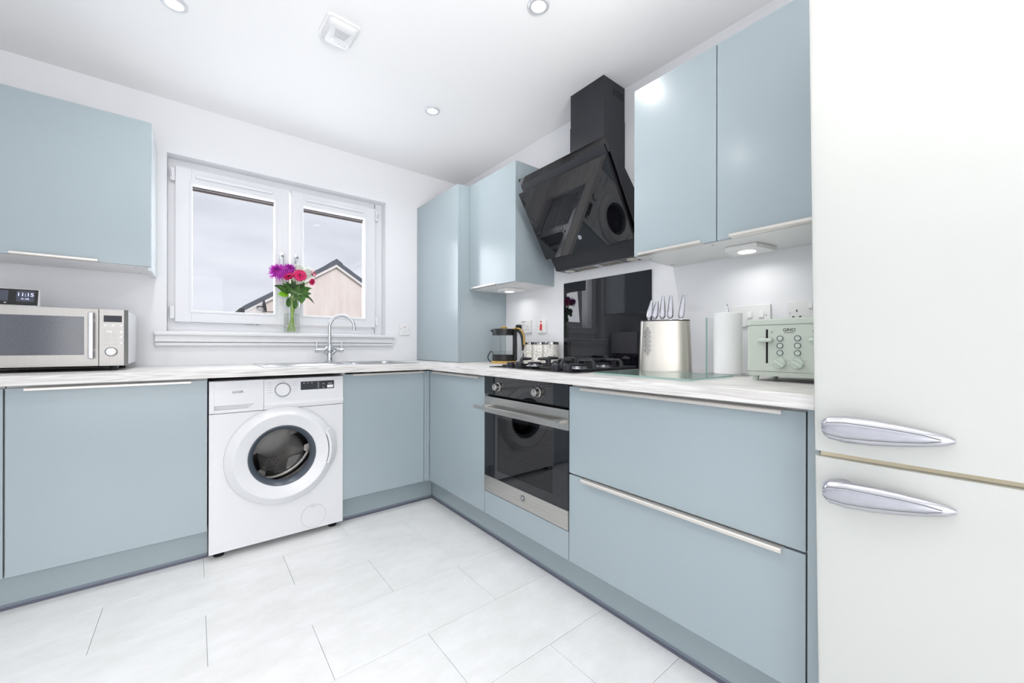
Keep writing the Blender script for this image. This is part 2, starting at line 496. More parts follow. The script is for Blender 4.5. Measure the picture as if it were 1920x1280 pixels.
# kitchen window
w1 = bpy.data.objects.new('window_1', None); COL.objects.link(w1); w1['kind'] = 'structure'; w1.location = (0, 0.08, 0)
b = BM(); y0, y1 = 0.0, 0.07
bx(b, WX0, WX0 + 0.036, y0, y1, WZ0, WZ1, 0.003); bx(b, WX1 - 0.060, WX1, y0, y1, WZ0, WZ1, 0.003)
bx(b, WX0 + 0.03, WX1 - 0.05, y0, y1, WZ0 - 0.01, WZ0 + 0.052, 0.003); bx(b, WX0 + 0.03, WX1 - 0.05, y0, y1, WZ1 - 0.042, WZ1, 0.003)
bx(b, WX0 + 0.004, WX1 - 0.004, -0.006, 0.0, WZ0 - 0.004, WZ0 + 0.012, 0.002)
obj('window_frame', b, M_upvc, w1)


def sash(x0, x1, z0, z1, gx0, gx1, gz0, gz1, hinge_left, hx):
    b = BM(); a0, a1 = -0.022, 0.05
    for (p0, p1, q0, q1) in ((x0, gx0, z0, z1), (gx1, x1, z0, z1), (gx0 - 0.002, gx1 + 0.002, z0, gz0), (gx0 - 0.002, gx1 + 0.002, gz1, z1)):
        bx(b, p0, p1, a0, a1, q0, q1, 0.004)
    # inner glazing bead
    e = 0.012
    bx(b, gx0 - e, gx0 + 0.003, a0 - 0.004, 0.01, gz0 - e, gz1 + e, 0.003); bx(b, gx1 - 0.003, gx1 + e, a0 - 0.004, 0.01, gz0 - e, gz1 + e, 0.003)
    bx(b, gx0, gx1, a0 - 0.004, 0.01, gz0 - e, gz0 + 0.003, 0.003); bx(b, gx0, gx1, a0 - 0.004, 0.01, gz1 - 0.003, gz1 + e, 0.003)
    s = obj('sash', b, M_upvc, w1)
    b = BM(); bx(b, gx0 + 0.0005, gx1 - 0.0005, 0.018, 0.022, gz0 + 0.0005, gz1 - 0.0005); obj('pane', b, M_pane, s)
    b = BM(); bx(b, gx0 + 0.001, gx1 - 0.001, 0.030, 0.048, gz1 - 0.006, gz1 - 0.001); bx(b, gx0 + 0.001, gx1 - 0.001, 0.04, 0.049, gz1 - 0.022, gz1 - 0.009); obj('drip_strip', b, mat('dark_drip_strip', (82, 72, 70), 0.6, var=0.1), s, sm=False)
    b = BM(); bx(b, gx0 + 0.015, gx1 - 0.015, -0.034, -0.021, gz1 + 0.034, gz1 + 0.056, 0.005); obj('trickle_vent', b, M_upvc, s)
    # hinges
    xh = x0 if hinge_left else x1
    for zc, hh in ((z1 - 0.055, 0.075), (z0 + 0.055, 0.075)):
        b = BM(); bx(b, xh - (0.022 if hinge_left else 0.0), xh + (0.0 if hinge_left else 0.022), -0.03, 0.0, zc - hh / 2, zc + hh / 2, 0.004)
        obj('hinge_cover', b, M_upvc, s)
        if zc > 1.6:
            b = BM(); xc = xh - 0.012 if hinge_left else xh + 0.012
            bx(b, xc - 0.004, xc + 0.004, -0.036, -0.028, zc - 0.018, zc + 0.010, 0.002); obj('hinge_pin', b, M_satin, s)
    # handle: chrome plate with a keyed button and a downward lever
    b = BM(); bx(b, hx - 0.012, hx + 0.012, -0.028, -0.021, 1.545, 1.625, 0.003)
    lathe(b, [(0.013, 0), (0.013, 0.02), (0.010, 0.024)], T(hx, -0.024, 1.595) @ FY, 20)
    tube(b, [(hx, -0.045, 1.595), (hx, -0.05, 1.57), (hx, -0.052, 1.50), (hx, -0.05, 1.47)], [0.009, 0.009, 0.008, 0.006], 10)
    h = obj('window_handle', b, M_chrome, s)
    b = BM(); lathe(b, [(0.0075, 0), (0.0075, 0.004), (0, 0.005)], T(hx + 0.002, -0.046, 1.596) @ FY, 14); obj('key_button', b, M_black, s)
    return s


sash(-1.880, -1.300, 1.150, 2.052, -1.804, -1.381, 1.217, 1.963, True, -1.345)
sash(-1.289, -0.724, 1.150, 2.052, -1.217, -0.799, 1.217, 1.963, False, -1.258)
# sill
b = BM()
bx(b, -1.966, -0.607, -0.046, 0.0, 1.070, 1.093, 0.007, 3); bx(b, WX0 + 0.0005, WX1 - 0.0005, -0.004, 0.08, 1.074, 1.093)
bx(b, -1.960, -0.613, -0.030, 0.0, 1.034, 1.072, 0.002); bx(b, -1.960, -0.613, -0.022, 0.0, 1.012, 1.032, 0.004)
struct('trim_1', b, M_sill, sm=True)

# ------------------------------------------------------------------ worktop, plinths
ZW0, ZW1 = 0.8642, 0.9003
SX0, SX1, SY0, SY1 = -1.515, -0.655, -0.560, -0.062      # sink outline
wt = thing('worktop', 'pale washed-wood laminate worktop turning the corner under the window and along the hob wall', 'worktop', (0, 0, ZW0))
b = BM(); th = ZW1 - ZW0; h0, h1, h2, h3 = SX0 + 0.015, SX1 - 0.015, SY0 + 0.015, SY1 - 0.015
bx(b, XL + 0.001, h0, -0.65, -0.001, 0, th); bx(b, h1, -0.6505, -0.65, -0.001, 0, th); bx(b, h0, h1, -0.65, h2, 0, th); bx(b, h0, h1, h3, -0.001, 0, th)
obj('worktop_section', b, M_wx, wt, sm=False)
b = BM()
bx(b, -0.65, -0.001, -2.648, -0.001, 0, th, 0.0015)
obj('worktop_section', b, M_wy, wt, sm=False)

DB, DR = 0.5953, 0.6071
KB, KR = 0.5355, 0.5545
ZD0, ZD1, ZS = 0.1427, 0.853, 0.4994


def plinth(label, loc, rz, x0, x1, d, end=None):
    t = thing('plinth', label, 'plinth', loc, rz)
    b = BM(); bx(b, x0, x1, -d, -d + 0.016, 0.006, 0.150); obj('plinth_board', b, M_bluek, t, sm=False)
    b = BM(); bx(b, x0, x1, -d - 0.0035, -d + 0.012, 0.0, 0.011, 0.001); obj('seal_strip', b, M_seal, t, sm=False)
    b = BM(); bx(b, x0, x1, -d - 0.0012, -d, 0.010, 0.022); obj('seal_lip', b, mat('translucent_seal', (120, 130, 142), 0.3, var=0.05), t, sm=False)
    return t


plinth('blue recessed plinth board below the cupboards left of the washing machine', (0, 0, 0), 0, XL + 0.01, -1.742, KB)
plinth('short blue plinth board below the sink cupboard right of the washing machine', (0, 0, 0), 0, -1.142, -KR - 0.001, KB)
plinth('long blue plinth board under the oven and drawer run', (0, 0, 0), RZ, KB - 0.016 + 0.017, 2.648, KR)


def handle_bm(x0, x1, d, z, up=False):
    """thin edge pull: a flange on the door edge with a turned lip"""
    b = BM(); s = -1 if not up else 1
    # profile in (y,z)
    zt = z
    pts = [(-d + 0.012, zt), (-d - 0.017, zt), (-d - 0.020, zt + s * 0.003), (-d - 0.020, zt + s * 0.011), (-d - 0.017, zt + s * 0.011), (-d - 0.017, zt + s * 0.0035), (-d + 0.012, zt + s * 0.0025)]
    poly_prism(b, pts, 'x', x0, x1)
    return b


def front(root, name, x0, x1, z0, z1, d, hx=None, top=True, th=0.019):
    g = 0.0015
    b = BM(); bx(b, x0 + g, x1 - g, -d, -d + th, z0 + g, z1 - g, 0.0012, 2)
    f = obj(name, b, M_blue, root)
    if hx:
        obj('edge_handle', handle_bm(hx[0], hx[1], d, z1 if top else z0, not top), M_handle, f, label='long thin pale metal edge pull', sm=False)
    return f


def carcass(root, x0, x1, d, z0, z1, m=None, name='cabinet_body', hollow=False):
    b = BM()
    if hollow:
        k = 0.018; a, c = x0 + 0.0006, x1 - 0.0006
        bx(b, a, a + k, -d + 0.0195, -0.001, z0, z1); bx(b, c - k, c, -d + 0.0195, -0.001, z0, z1); bx(b, a + k, c - k, -d + 0.0195, -0.001, z0, z0 + k); bx(b, a + k, c - k, -0.006, -0.001, z0 + k, z1)
        return obj(name, b, m or M_carc, root, sm=False)
    bx(b, x0 + 0.0006, x1 - 0.0006, -d + 0.0195, -0.001, z0, z1, 0.0)
    return obj(name, b, m or M_carc, root, sm=False)


def cab(label, s, w, wall, d, fronts, name='base_cabinet', cat='cabinet', z0=ZD0, z1=0.8635, body=True, hollow=False):
    loc, rz = ((s, 0, 0), 0) if wall == 'back' else ((0, s, 0), RZ)
    t = thing(name, label, cat, loc, rz)
    if body: carcass(t, 0, w, d, z0, z1, hollow=hollow)
    for f in fronts:
        front(t, *f[:1], *f[1:5], d, *f[5:])
    return t


cab('blue base cupboard at the far left edge, mostly cut off by the picture', -2.945, 0.6, 'back', DB, [('door', 0, 0.6, ZD0, ZD1, (0.05, 0.55))])
cab('wide blue base cupboard left of the washing machine, under the microwave', -2.343, 0.6, 'back', DB, [('door', 0, 0.6, ZD0, ZD1, (0.05, 0.54))])
cab('blue sink base cupboard between washing machine and corner', -1.141, 0.5, 'back', DB, [('door', 0, 0.5, ZD0, ZD1, (0.053, 0.491))], hollow=True)
# corner post
t = thing('corner_post', 'narrow blue filler post in the inside corner of the base units', 'filler', (-0.6395, 0, 0))
b = BM(); bx(b, 0, 0.0325, -DB, -DB + 0.019, ZD0 + 0.0015, ZD1, 0.001); bx(b, 0.0155, 0.0325, -DB - 0.008, -DB, ZD0 + 0.0015, ZD1, 0.001)
obj('filler_panel', b, M_blue, t)
cab('blue corner base cupboard between the corner post and the oven', -0.6045, 0.623, 'right', DR, [('door', 0, 0.623, ZD0, ZD1, (0.074, 0.585))])
# oven housing below the oven
t = thing('oven_housing', 'low blue panel below the built-in oven', 'cabinet', (0, -1.2285, 0), RZ)
front(t, 'filler_panel', 0, 0.594, ZD0, 0.2625, DR)
b = BM(); bx(b, 0.001, 0.593, -0.587, -0.001, ZD0, 0.2600); obj('cabinet_body', b, M_carc, t, sm=False)
t = cab('wide blue two-drawer base unit between oven and fridge', -1.8235, 0.7975, 'right', DR, [('drawer', 0, 0.7975, ZS + 0.0015, ZD1, (0.075, 0.748)), ('drawer', 0, 0.7975, ZD0, ZS - 0.0015, (0.078, 0.748))], cat='drawer unit', name='drawer_cabinet')
t = thing('end_panel', 'slim blue end panel between the drawers and the fridge', 'panel', (0, -2.623, 0), RZ)
b = BM(); bx(b, 0, 0.024, -DR, -0.001, 0.0, 0.8635, 0.001); obj('panel_board', b, M_blue, t)

# ------------------------------------------------------------------ wall units
ZU0, ZU1, DU = 1.3954, 2.109, 0.3201
DUL = 0.2994
# left one with pale side
t = thing('wall_cabinet', 'blue lift-up wall cupboard on the left above the microwave, with a pale end panel', 'cabinet', (-2.5585, 0, 0))
carcass(t, 0, 0.585, DUL, ZU0 + 0.003, ZU1 - 0.002)
front(t, 'door', 0.0, 0.6013, ZU0 + 0.003, ZU1, DUL, (0.16, 0.42), False)
b = BM(); bx(b, 0.5855, 0.6025, -DUL + 0.0195, -0.001, ZU0 - 0.012, ZU1, 0.001); obj('end_panel', b, M_pale, t, label='pale glossy side panel')
for px_, py_ in ((0.54, -0.06), (0.54, -0.24)):
    b = BM(); lathe(b, [(0.004, 0.0), (0.004, -0.001)], T(px_, py_, ZU0 + 0.003), 12)
    obj('cover_cap', b, M_edge, t)
t = thing('wall_cabinet', 'blue wall cupboard further left of it, cut off by the picture edge', 'cabinet', (-3.16, 0, 0))
t['label'] = 'blue wall cupboard at the far left, outside the picture edge'
carcass(t, 0, 0.6, DUL, ZU0 + 0.003, ZU1 - 0.002); front(t, 'door', 0.0, 0.6, ZU0 + 0.003, ZU1, DUL, (0.16, 0.42), False)


def under_light(root, x, y):
    u = BM()
    poly_prism(u, [(x - 0.075, y - 0.05), (x + 0.075, y - 0.05), (x + 0.05, y + 0.055), (x - 0.05, y + 0.055)], 'z', ZU0 - 0.014, ZU0 - 0.0008, 0.002)
    return u


# tall worktop unit in the corner
t = thing('tall_cabinet', 'tall blue cupboard standing on the worktop in the corner', 'cabinet', (0, 0, ZW1), RZ)
b = BM(); bx(b, 0.004, 0.612, -0.392, -0.001, 0.0008, 1.205); obj('cabinet_body', b, M_carc, t, sm=False)
b = BM(); bx(b, 0.0015, 0.6275, -0.4114, -0.3925, 0.003, 1.205, 0.0012); obj('door', b, M_blue, t)
b = BM(); bx(b, 0.6125, 0.6295, -0.3924, -0.001, 0.001, 1.205, 0.001); obj('end_panel', b, M_blue, t)

t = thing('wall_cabinet', 'single blue wall cupboard left of the cooker hood, above the kettle', 'cabinet', (0, -0.6305, 0), RZ)
carcass(t, 0, 0.481, DU, ZU0, ZU1)
front(t, 'door', 0, 0.4985, ZU0, ZU1, DU, (0.05, 0.32), False)
b = BM(); bx(b, 0.4815, 0.499, -DU + 0.0195, -0.001, ZU0, ZU1, 0.001); obj('end_panel', b, M_blue, t)
for (p, q) in ((0.44, -0.27), (0.44, -0.06), (0.05, -0.06)):
    b = BM(); lathe(b, [(0.005, 0), (0.005, -0.001)], T(p, q, ZU0), 12)
    obj('cover_cap', b, M_edge, t)
t = thing('wall_cabinet', 'double-door blue wall cupboard right of the cooker hood, beside the fridge', 'cabinet', (0, -1.9315, 0), RZ)
carcass(t, 0, 0.690, DU, ZU0, ZU1)
front(t, 'door', 0, 0.345, ZU0, ZU1, DU, (0.03, 0.295), False)
front(t, 'door', 0.345, 0.690, ZU0, ZU1, DU, (0.395, 0.675), False)
for (p, q) in ((0.03, -0.24), (0.03, -0.06), (0.31, -0.27)):
    b = BM(); lathe(b, [(0.005, 0), (0.005, -0.001)], T(p, q, ZU0), 12)
    obj('cover_cap', b, M_edge, t)
for i, (x, y) in enumerate(UNDER):
    t = thing('undercabinet_light', ['small lit wedge light under the double wall cupboard above the chopping board', 'small lit wedge light under the wall cupboard above the kettle'][i], 'light', (x, y, ZU0), RZ, 'undercabinet lights')
    b = BM(); poly_prism(b, [(-0.08, 0.075), (0.08, 0.075), (0.055, -0.055), (-0.055, -0.055)], 'z', -0.018, -0.0008, 0.002); obj('light_housing', b, M_white2, t)
    b = BM(); lathe(b, [(0.030, -0.0175), (0.030, -0.020), (0, -0.0205)], T(0, 0.005, 0), 24); obj('lens', b, M_lampu, t)

# loose white cable above the wall cupboard
b = BM(); tube(b, [(-0.02, -0.90, 2.11)] + [(-0.02, -0.945 + 0.045 * math.cos(a), 2.16 + 0.06 * math.sin(a)) for a in [PI * k / 10 for k in range(11)]] + [(-0.02, -0.99, 2.11)], 0.0022, 6)
o = obj('loose_cable', b, M_white2); o['label'] = 'thin white cable looping above the wall cupboard beside the hood'; o['category'] = 'cable'

# ------------------------------------------------------------------ washing machine
WX = -1.7385
wmr = thing('washing_machine', 'white front-loading washing machine between the left cupboard and the sink cupboard', 'washing machine', (WX, 0, 0))
CX, CZ = 0.3025, 0.453
b = BM()
bx(b, 0, 0.597, -0.585, -0.03, 0.031, 0.840, 0.004)
# remove front face so that the porthole opens into the drum
for f in [f for f in b.faces if f.normal.y < -0.9 and f.calc_area() > 0.2]:
    b.faces.remove(f)
n = 64; hr = 0.165
inner = [b.verts.new((CX + hr * math.cos(2 * PI * i / n), -0.603, CZ + hr * math.sin(2 * PI * i / n))) for i in range(n)]
def rectpt(a):
    c, s = math.cos(a), math.sin(a)
    k = 1e9
    if c > 1e-9: k = min(k, (0.597 - CX) / c)
    if c < -1e-9: k = min(k, (0 - CX) / c)
    if s > 1e-9: k = min(k, (0.689 - CZ) / s)
    if s < -1e-9: k = min(k, (0.031 - CZ) / s)
    return (CX + k * c, CZ + k * s)
angs = [2 * PI * i / n for i in range(n)]
outer = []
for a in angs:
    x_, z_ = rectpt(a); outer.append([x_, z_])
for (cx_, cz_) in ((0, 0.031), (0.597, 0.031), (0, 0.689), (0.597, 0.689)):
    j = min(range(n), key=lambda i: (outer[i][0] - cx_) ** 2 + (outer[i][1] - cz_) ** 2); outer[j] = [cx_, cz_]
ov = [b.verts.new((p[0], -0.603, p[1])) for p in outer]
ob = [b.verts.new((p[0], -0.580, p[1])) for p in outer]
for i in range(n):
    j = (i + 1) % n
    b.faces.new((inner[i], inner[j], ov[j], ov[i])); b.faces.new((ov[i], ov[j], ob[j], ob[i]))
obj('machine_body', b, M_white, wmr, sm=False)
b = BM(); poly_prism(b, [(-0.606, 0.692), (-0.612, 0.712), (-0.606, 0.728), (-0.604, 0.842), (-0.600, 0.8445), (-0.02, 0.8445), (-0.02, 0.8405), (-0.580, 0.8405), (-0.580, 0.692)], 'x', 0.219, 0.597)
cp = obj('control_panel', b, M_white, wmr, sm=False)
b = BM(); poly_prism(b, [(-0.606, 0.692), (-0.606, 0.707), (-0.588, 0.7075), (-0.588, 0.727), (-0.605, 0.728), (-0.604, 0.842), (-0.600, 0.8445), (-0.02, 0.8445), (-0.02, 0.8405), (-0.580, 0.8405), (-0.580, 0.692)], 'x', 0.020, 0.155)
bx(b, 0.0, 0.020, -0.605, -0.580, 0.692, 0.8443, 0.001)
poly_prism(b, [(0.155, 0.692), (0.2178, 0.692), (0.2178, 0.8443), (0.155, 0.8443), (0.155, 0.728), (0.178, 0.728), (0.155, 0.707)], 'y', -0.605, -0.580)
bx(b, 0.150, 0.182, -0.596, -0.590, 0.700, 0.732)
dr = obj('detergent_drawer', b, M_white, wmr, sm=False)
text('brand_lettering', 'LOGIK', 0.0155, M_ink, dr, T(0.112, -0.6052, 0.789) @ FY)
b = BM(); lathe(b, [(0.036, 0), (0.036, 0.002), (0.0335, 0.002), (0.0335, 0.0005)], T(0.3015, -0.6045, 0.787) @ FY, 40, cap=False); obj('dial_ring', b, M_grey, cp)
b = BM(); lathe(b, [(0.0315, 0), (0.0315, 0.012), (0.027, 0.016), (0, 0.0165)], T(0.3015, -0.604, 0.787) @ FY, 40); obj('dial', b, M_white, cp)
b = BM(); bx(b, 0.384, 0.549, -0.6065, -0.603, 0.780, 0.8235); dp = obj('display', b, M_ink, cp, sm=False)
b = BM()
for i in range(3): bx(b, 0.397 + i * 0.019, 0.402 + i * 0.019, -0.6072, -0.606, 0.814, 0.8165)
for i in range(4): bx(b, 0.466, 0.473, -0.6072, -0.606, 0.788 + i * 0.009, 0.790 + i * 0.009)
for i in range(2): bx(b, 0.491, 0.498, -0.6072, -0.606, 0.788 + i * 0.018, 0.790 + i * 0.018)
bx(b, 0.514, 0.544, -0.6072, -0.606, 0.785, 0.800); bx(b, 0.518, 0.540, -0.6072, -0.606, 0.807, 0.809)
obj('display_segments', b, M_white2, cp, sm=False, kind='stuff')
b = BM()
for i in range(7):
    z_ = 0.750 + i * 0.0125
    bx(b, 0.232, 0.256, -0.6052, -0.603, z_, z_ + 0.0012); bx(b, 0.347 - (i % 2) * 0.003, 0.371, -0.6052, -0.603, z_, z_ + 0.0012)
for i in range(4):
    bx(b, 0.388 + i * 0.035, 0.410 + i * 0.035, -0.6052, -0.603, 0.770, 0.7712); bx(b, 0.393 + i * 0.035, 0.405 + i * 0.035, -0.6052, -0.603, 0.762, 0.7632)
bx(b, 0.297, 0.306, -0.6052, -0.603, 0.8305, 0.8317); bx(b, 0.297, 0.306, -0.6052, -0.603, 0.742, 0.7432); bx(b, 0.545, 0.58, -0.6052, -0.603, 0.831, 0.8322)
obj('programme_print', b, M_lgrey, cp, sm=False, kind='stuff')
# porthole door
b = BM(); lathe(b, [(0.158, 0.0), (0.247, 0.0), (0.2485, 0.004), (0.2475, 0.009), (0.244, 0.014), (0.213, 0.0365), (0.2095, 0.0375), (0.206, 0.0370), (0.160, 0.0225), (0.153, 0.0185), (0.152, 0.0)], T(CX, -0.6035, CZ) @ FY, 72, cap=False)
door = obj('porthole_door', b, M_white, wmr)
b = BM(); lathe(b, [(0.1515, 0.020), (0.149, 0.021), (0.135, 0.006), (0.128, -0.012), (0.131, -0.014), (0.1515, 0.0)], T(CX, -0.6035, CZ) @ FY, 64, cap=False); obj('door_bezel', b, M_slate, door, label='slate grey bezel round the porthole glass')
b = BM(); lathe(b, [(0.128, -0.004), (0.122, -0.03), (0.112, -0.055), (0.095, -0.066), (0.05, -0.072), (0.0, -0.073)], T(CX, -0.6035, CZ) @ FY, 64, cap=False); obj('porthole_glass', b, M_port, door)
# door handle: ring sector at the right
t_ = bmesh.new(); secs = []
for i in range(13):
    a = R(-21 + i * 46 / 12); c, s = math.cos(a), math.sin(a)
    ro = 0.258 if 0 < i < 12 else 0.252
    pr_ = [(0.214, -0.602), (0.214, -0.644), (0.225, -0.646), (ro - 0.012, -0.630), (ro, -0.618), (ro, -0.602)]
    secs.append([(CX + r_ * c, y_, CZ + 0.008 + r_ * s) for r_, y_ in pr_])
b = BM(); loft(b, secs); obj('door_handle', b, M_white, door)
b = BM(); loft(b, [[(CX + r_ * math.cos(R(-20 + i * 4)), y_, CZ + 0.008 + r_ * math.sin(R(-20 + i * 4))) for r_, y_ in ((0.2125, -0.636), (0.2125, -0.6445), (0.2142, -0.6445), (0.2142, -0.636))] for i in range(11)]); obj('handle_gap', b, M_ink, door)
# gasket and drum
b = BM(); lathe(b, [(0.172, 0.0), (0.150, -0.035), (0.158, -0.06), (0.150, -0.08)], T(CX, -0.6025, CZ) @ FY, 48, cap=False); obj('rubber_gasket', b, M_rubber, wmr)
b = BM(); lathe(b, [(0.150, -0.081), (0.215, -0.095), (0.22, -0.12), (0.22, -0.36), (0.20, -0.375), (0.0, -0.365)], T(CX, -0.6025, CZ) @ FY, 48, cap=False)
drum = obj('drum', b, M_dull, wmr)
for k in range(3):
    a = R(90 + 25 + 120 * k)
    Mx = T(CX, -0.6025 + 0.235, CZ) @ Matrix.Rotation(-a, 4, 'Y')
    b = BM(); loft(b, [[(0.22, -0.12, -0.055), (0.22, -0.12, 0.055), (0.125, -0.10, 0.015), (0.125, -0.10, -0.015)], [(0.22, 0.135, -0.075), (0.22, 0.135, 0.075), (0.09, 0.135, 0.03), (0.09, 0.135, -0.03)]], Mx); obj('drum_paddle', b, M_dull, drum)
b = BM()
for i in range(8):
    for j in range(4 + (i % 2)):
        lathe(b, [(0.0035, 0), (0.0035, 0.001)], T(CX - 0.05 + j * 0.024 + (i % 2) * 0.012, -0.6025 + 0.3705, CZ - 0.17 + i * 0.018) @ FY, 6)
obj('drum_holes', b, M_dark, drum, kind='stuff', sm=False)
# filter cover
b = BM(); lathe(b, [(0.060, 0), (0.060, 0.0016), (0, 0.0018)], T(0.4475, -0.6028, 0.100) @ FY, 40); fc = obj('filter_cover', b, M_white, wmr)
b = BM(); lathe(b, [(0.0612, 0), (0.0612, 0.0012), (0.0602, 0.0012), (0.0602, 0)], T(0.4475, -0.6029, 0.100) @ FY, 40, cap=False)
bx(b, 0.437, 0.455, -0.6062, -0.604, 0.150, 0.1512); bx(b, 0.437, 0.438, -0.6062, -0.604, 0.150, 0.156); bx(b, 0.454, 0.455, -0.6062, -0.604, 0.150, 0.156); obj('cover_seam', b, M_lgrey, fc)
for x_ in (0.04, 0.555):
    for y_ in (-0.55, -0.08):
        b = BM(); lathe(b, [(0.022, 0.0), (0.022, 0.008), (0.010, 0.010), (0.010, 0.033)], T(x_, y_, 0), 20); obj('foot', b, M_black, wmr)

# ------------------------------------------------------------------ oven
ov = thing('built_in_oven', 'built-in single oven with black glass and steel trim under the hob', 'oven', (0, -1.2285, 0), RZ)
b = BM(); bx(b, 0.004, 0.594, -0.598, -0.590, 0.765, 0.862); bx(b, 0.004, 0.594, -0.5885, -0.02, 0.858, 0.8635); bx(b, 0.004, 0.594, -0.5885, -0.02, 0.263, 0.268)
bx(b, 0.004, 0.012, -0.5885, -0.02, 0.268, 0.858); bx(b, 0.586, 0.594, -0.5885, -0.02, 0.268, 0.858); bx(b, 0.012, 0.586, -0.03, -0.02, 0.268, 0.858)
obj('oven_body', b, mat('dark_enamel', (44, 46, 50), 0.35, var=0.1), ov, sm=False)
b = BM(); bx(b, 0.012, 0.586, -0.5885, -0.15, 0.756, 0.764); obj('cavity_roof', b, M_dark, ov, sm=False)
b = BM(); bx(b, 0.003, 0.595, -0.612, -0.5985, 0.7665, 0.862, 0.0015); cpo = obj('control_panel', b, M_bglass, ov)
for i, xk in enumerate((0.128, 0.418)):
    b = BM(); lathe(b, [(0.021, 0), (0.021, 0.006), (0.0175, 0.008), (0.0175, 0.028), (0.0155, 0.031), (0, 0.0312)], T(xk, -0.612, 0.811) @ FY, 32); kb = obj('control_knob', b, M_steel, cpo, label='brushed steel knob')
    b = BM(); bx(b, xk - 0.001, xk + 0.001, -0.644, -0.643, 0.813, 0.825); obj('knob_mark', b, M_ink, cpo, sm=False)
    b = BM()
    for k in range(9):
        a = R(-60 + k * 38)
        bx(b, xk + 0.033 * math.cos(a) - 0.001, xk + 0.033 * math.cos(a) + 0.001, -0.6127, -0.6119, 0.811 + 0.033 * math.sin(a) - 0.001, 0.811 + 0.033 * math.sin(a) + 0.001)
    obj('dial_marks', b, M_lgrey, cpo, kind='stuff', sm=False)
# door
b = BM(); bx(b, 0.0035, 0.595, -0.611, -0.600, 0.3462, 0.3900); bx(b, 0.0035, 0.595, -0.611, -0.600, 0.655, 0.6708); bx(b, 0.0035, 0.115, -0.611, -0.600, 0.39, 0.655); bx(b, 0.505, 0.595, -0.611, -0.600, 0.39, 0.655)
od = obj('oven_door', b, M_ovenf, ov, label='black glass oven door', sm=False)
b = BM(); bx(b, 0.003, 0.595, -0.613, -0.5985, 0.671, 0.7545, 0.0012); obj('door_rail', b, M_steel, od, label='upper brushed steel rail')
b = BM(); bx(b, 0.003, 0.595, -0.613, -0.5985, 0.2665, 0.346, 0.0012); obj('door_rail', b, M_steel, od, label='lower brushed steel rail')
b = BM(); bx(b, 0.115, 0.505, -0.611, -0.604, 0.39, 0.655); obj('door_window', b, M_oven, od, sm=False)
b = BM(); bx(b, -0.026, 0.590, -0.662, -0.653, 0.692, 0.7115, 0.0015); bx(b, 0.012, 0.045, -0.655, -0.612, 0.694, 0.709, 0.003); bx(b, 0.535, 0.57, -0.655, -0.612, 0.694, 0.709, 0.003)
obj('handle', b, M_steel, od)
b = BM(); lathe(b, [(0.0145, 0), (0.0145, 0.0012), (0.0125, 0.0014), (0, 0.0014)], T(0.3135, -0.613, 0.3135) @ FY, 28); em = obj('round_emblem', b, M_grey, od)
text('emblem_letter', 'H', 0.018, M_white2, od, T(0.3135, -0.6146, 0.3135) @ FY)
# racks
for zr in (0.555, 0.455):
    b = BM(); bx(b, 0.03, 0.57, -0.585, -0.579, zr, zr + 0.004); bx(b, 0.03, 0.57, -0.16, -0.155, zr, zr + 0.004)
    for k in range(14):
        bx(b, 0.045 + k * 0.038, 0.048 + k * 0.038, -0.579, -0.16, zr, zr + 0.003)
    obj('oven_rack', b, M_chrome, ov, sm=False)

# ------------------------------------------------------------------ hob
hb = thing('gas_hob', 'black glass gas hob with cast iron supports set in the worktop', 'hob', (0, -1.236, ZW1), RZ)
b = BM(); bx(b, 0, 0.592, -0.585, -0.065, 0.0003, 0.0075, 0.0012); obj('hob_glass', b, M_bglass, hb)
b = BM(); bx(b, -0.0015, 0.5935, -0.5865, -0.0635, 0.0, 0.003, 0.001); obj('hob_trim', b, M_steel, hb)
BUR = [(0.155, -0.205, 0.046), (0.155, -0.405, 0.034), (0.44, -0.205, 0.034), (0.44, -0.405, 0.054)]
for (x, y, r) in BUR:
    b = BM(); lathe(b, [(r + 0.012, 0.0075), (r + 0.010, 0.012), (r, 0.013), (r, 0.022), (r - 0.003, 0.0225), (r - 0.003, 0.0075)], T(x, y, 0), 32, cap=False); bb = obj('burner', b, M_satin, hb)
    b = BM(); lathe(b, [(0, 0.0225), (r + 0.002, 0.0225), (r + 0.003, 0.027), (r - 0.004, 0.031), (0, 0.0318)], T(x, y, 0), 32, cap=False); obj('burner_cap', b, M_blackm, bb)
for gx in (0.155, 0.44):
    x0, x1, y0, y1 = gx - 0.122, gx + 0.122, -0.525, -0.09
    b = BM(); w = 0.005
    for (p, q, r_, s_) in ((x0, x1, y0, y0 + 2 * w), (x0, x1, y1 - 2 * w, y1), (x0, x0 + 2 * w, y0, y1), (x1 - 2 * w, x1, y0, y1), (x0, x1, (y0 + y1) / 2 - w, (y0 + y1) / 2 + w)):
        bx(b, p, q, r_, s_, 0.0075, 0.016, 0.002)
    ps = obj('pan_support', b, M_iron, hb)
    for yb in (-0.205, -0.405):
        b = BM()
        for k in range(4):
            a = R(45 * 0 + 90 * k)
            c, s = math.cos(a), math.sin(a)
            rout = 0.112 if abs(c) > 0.5 else (0.095)
            tube(b, [(gx + c * rout, yb + s * rout, 0.010), (gx + c * (rout - 0.004), yb + s * (rout - 0.004), 0.040), (gx + c * (rout - 0.012), yb + s * (rout - 0.012), 0.048), (gx + c * 0.028, yb + s * 0.028, 0.047)], [0.010, 0.008, 0.0075, 0.0055], 8)
        obj('support_fingers', b, M_iron, ps)
for xk in (0.134, 0.204, 0.455, 0.524):
    b = BM(); lathe(b, [(0.021, 0.0076), (0.021, 0.011), (0.0185, 0.012), (0.0195, 0.030), (0.018, 0.032), (0, 0.032)], T(xk, -0.548, 0), 28); obj('hob_knob', b, M_blackm, hb)

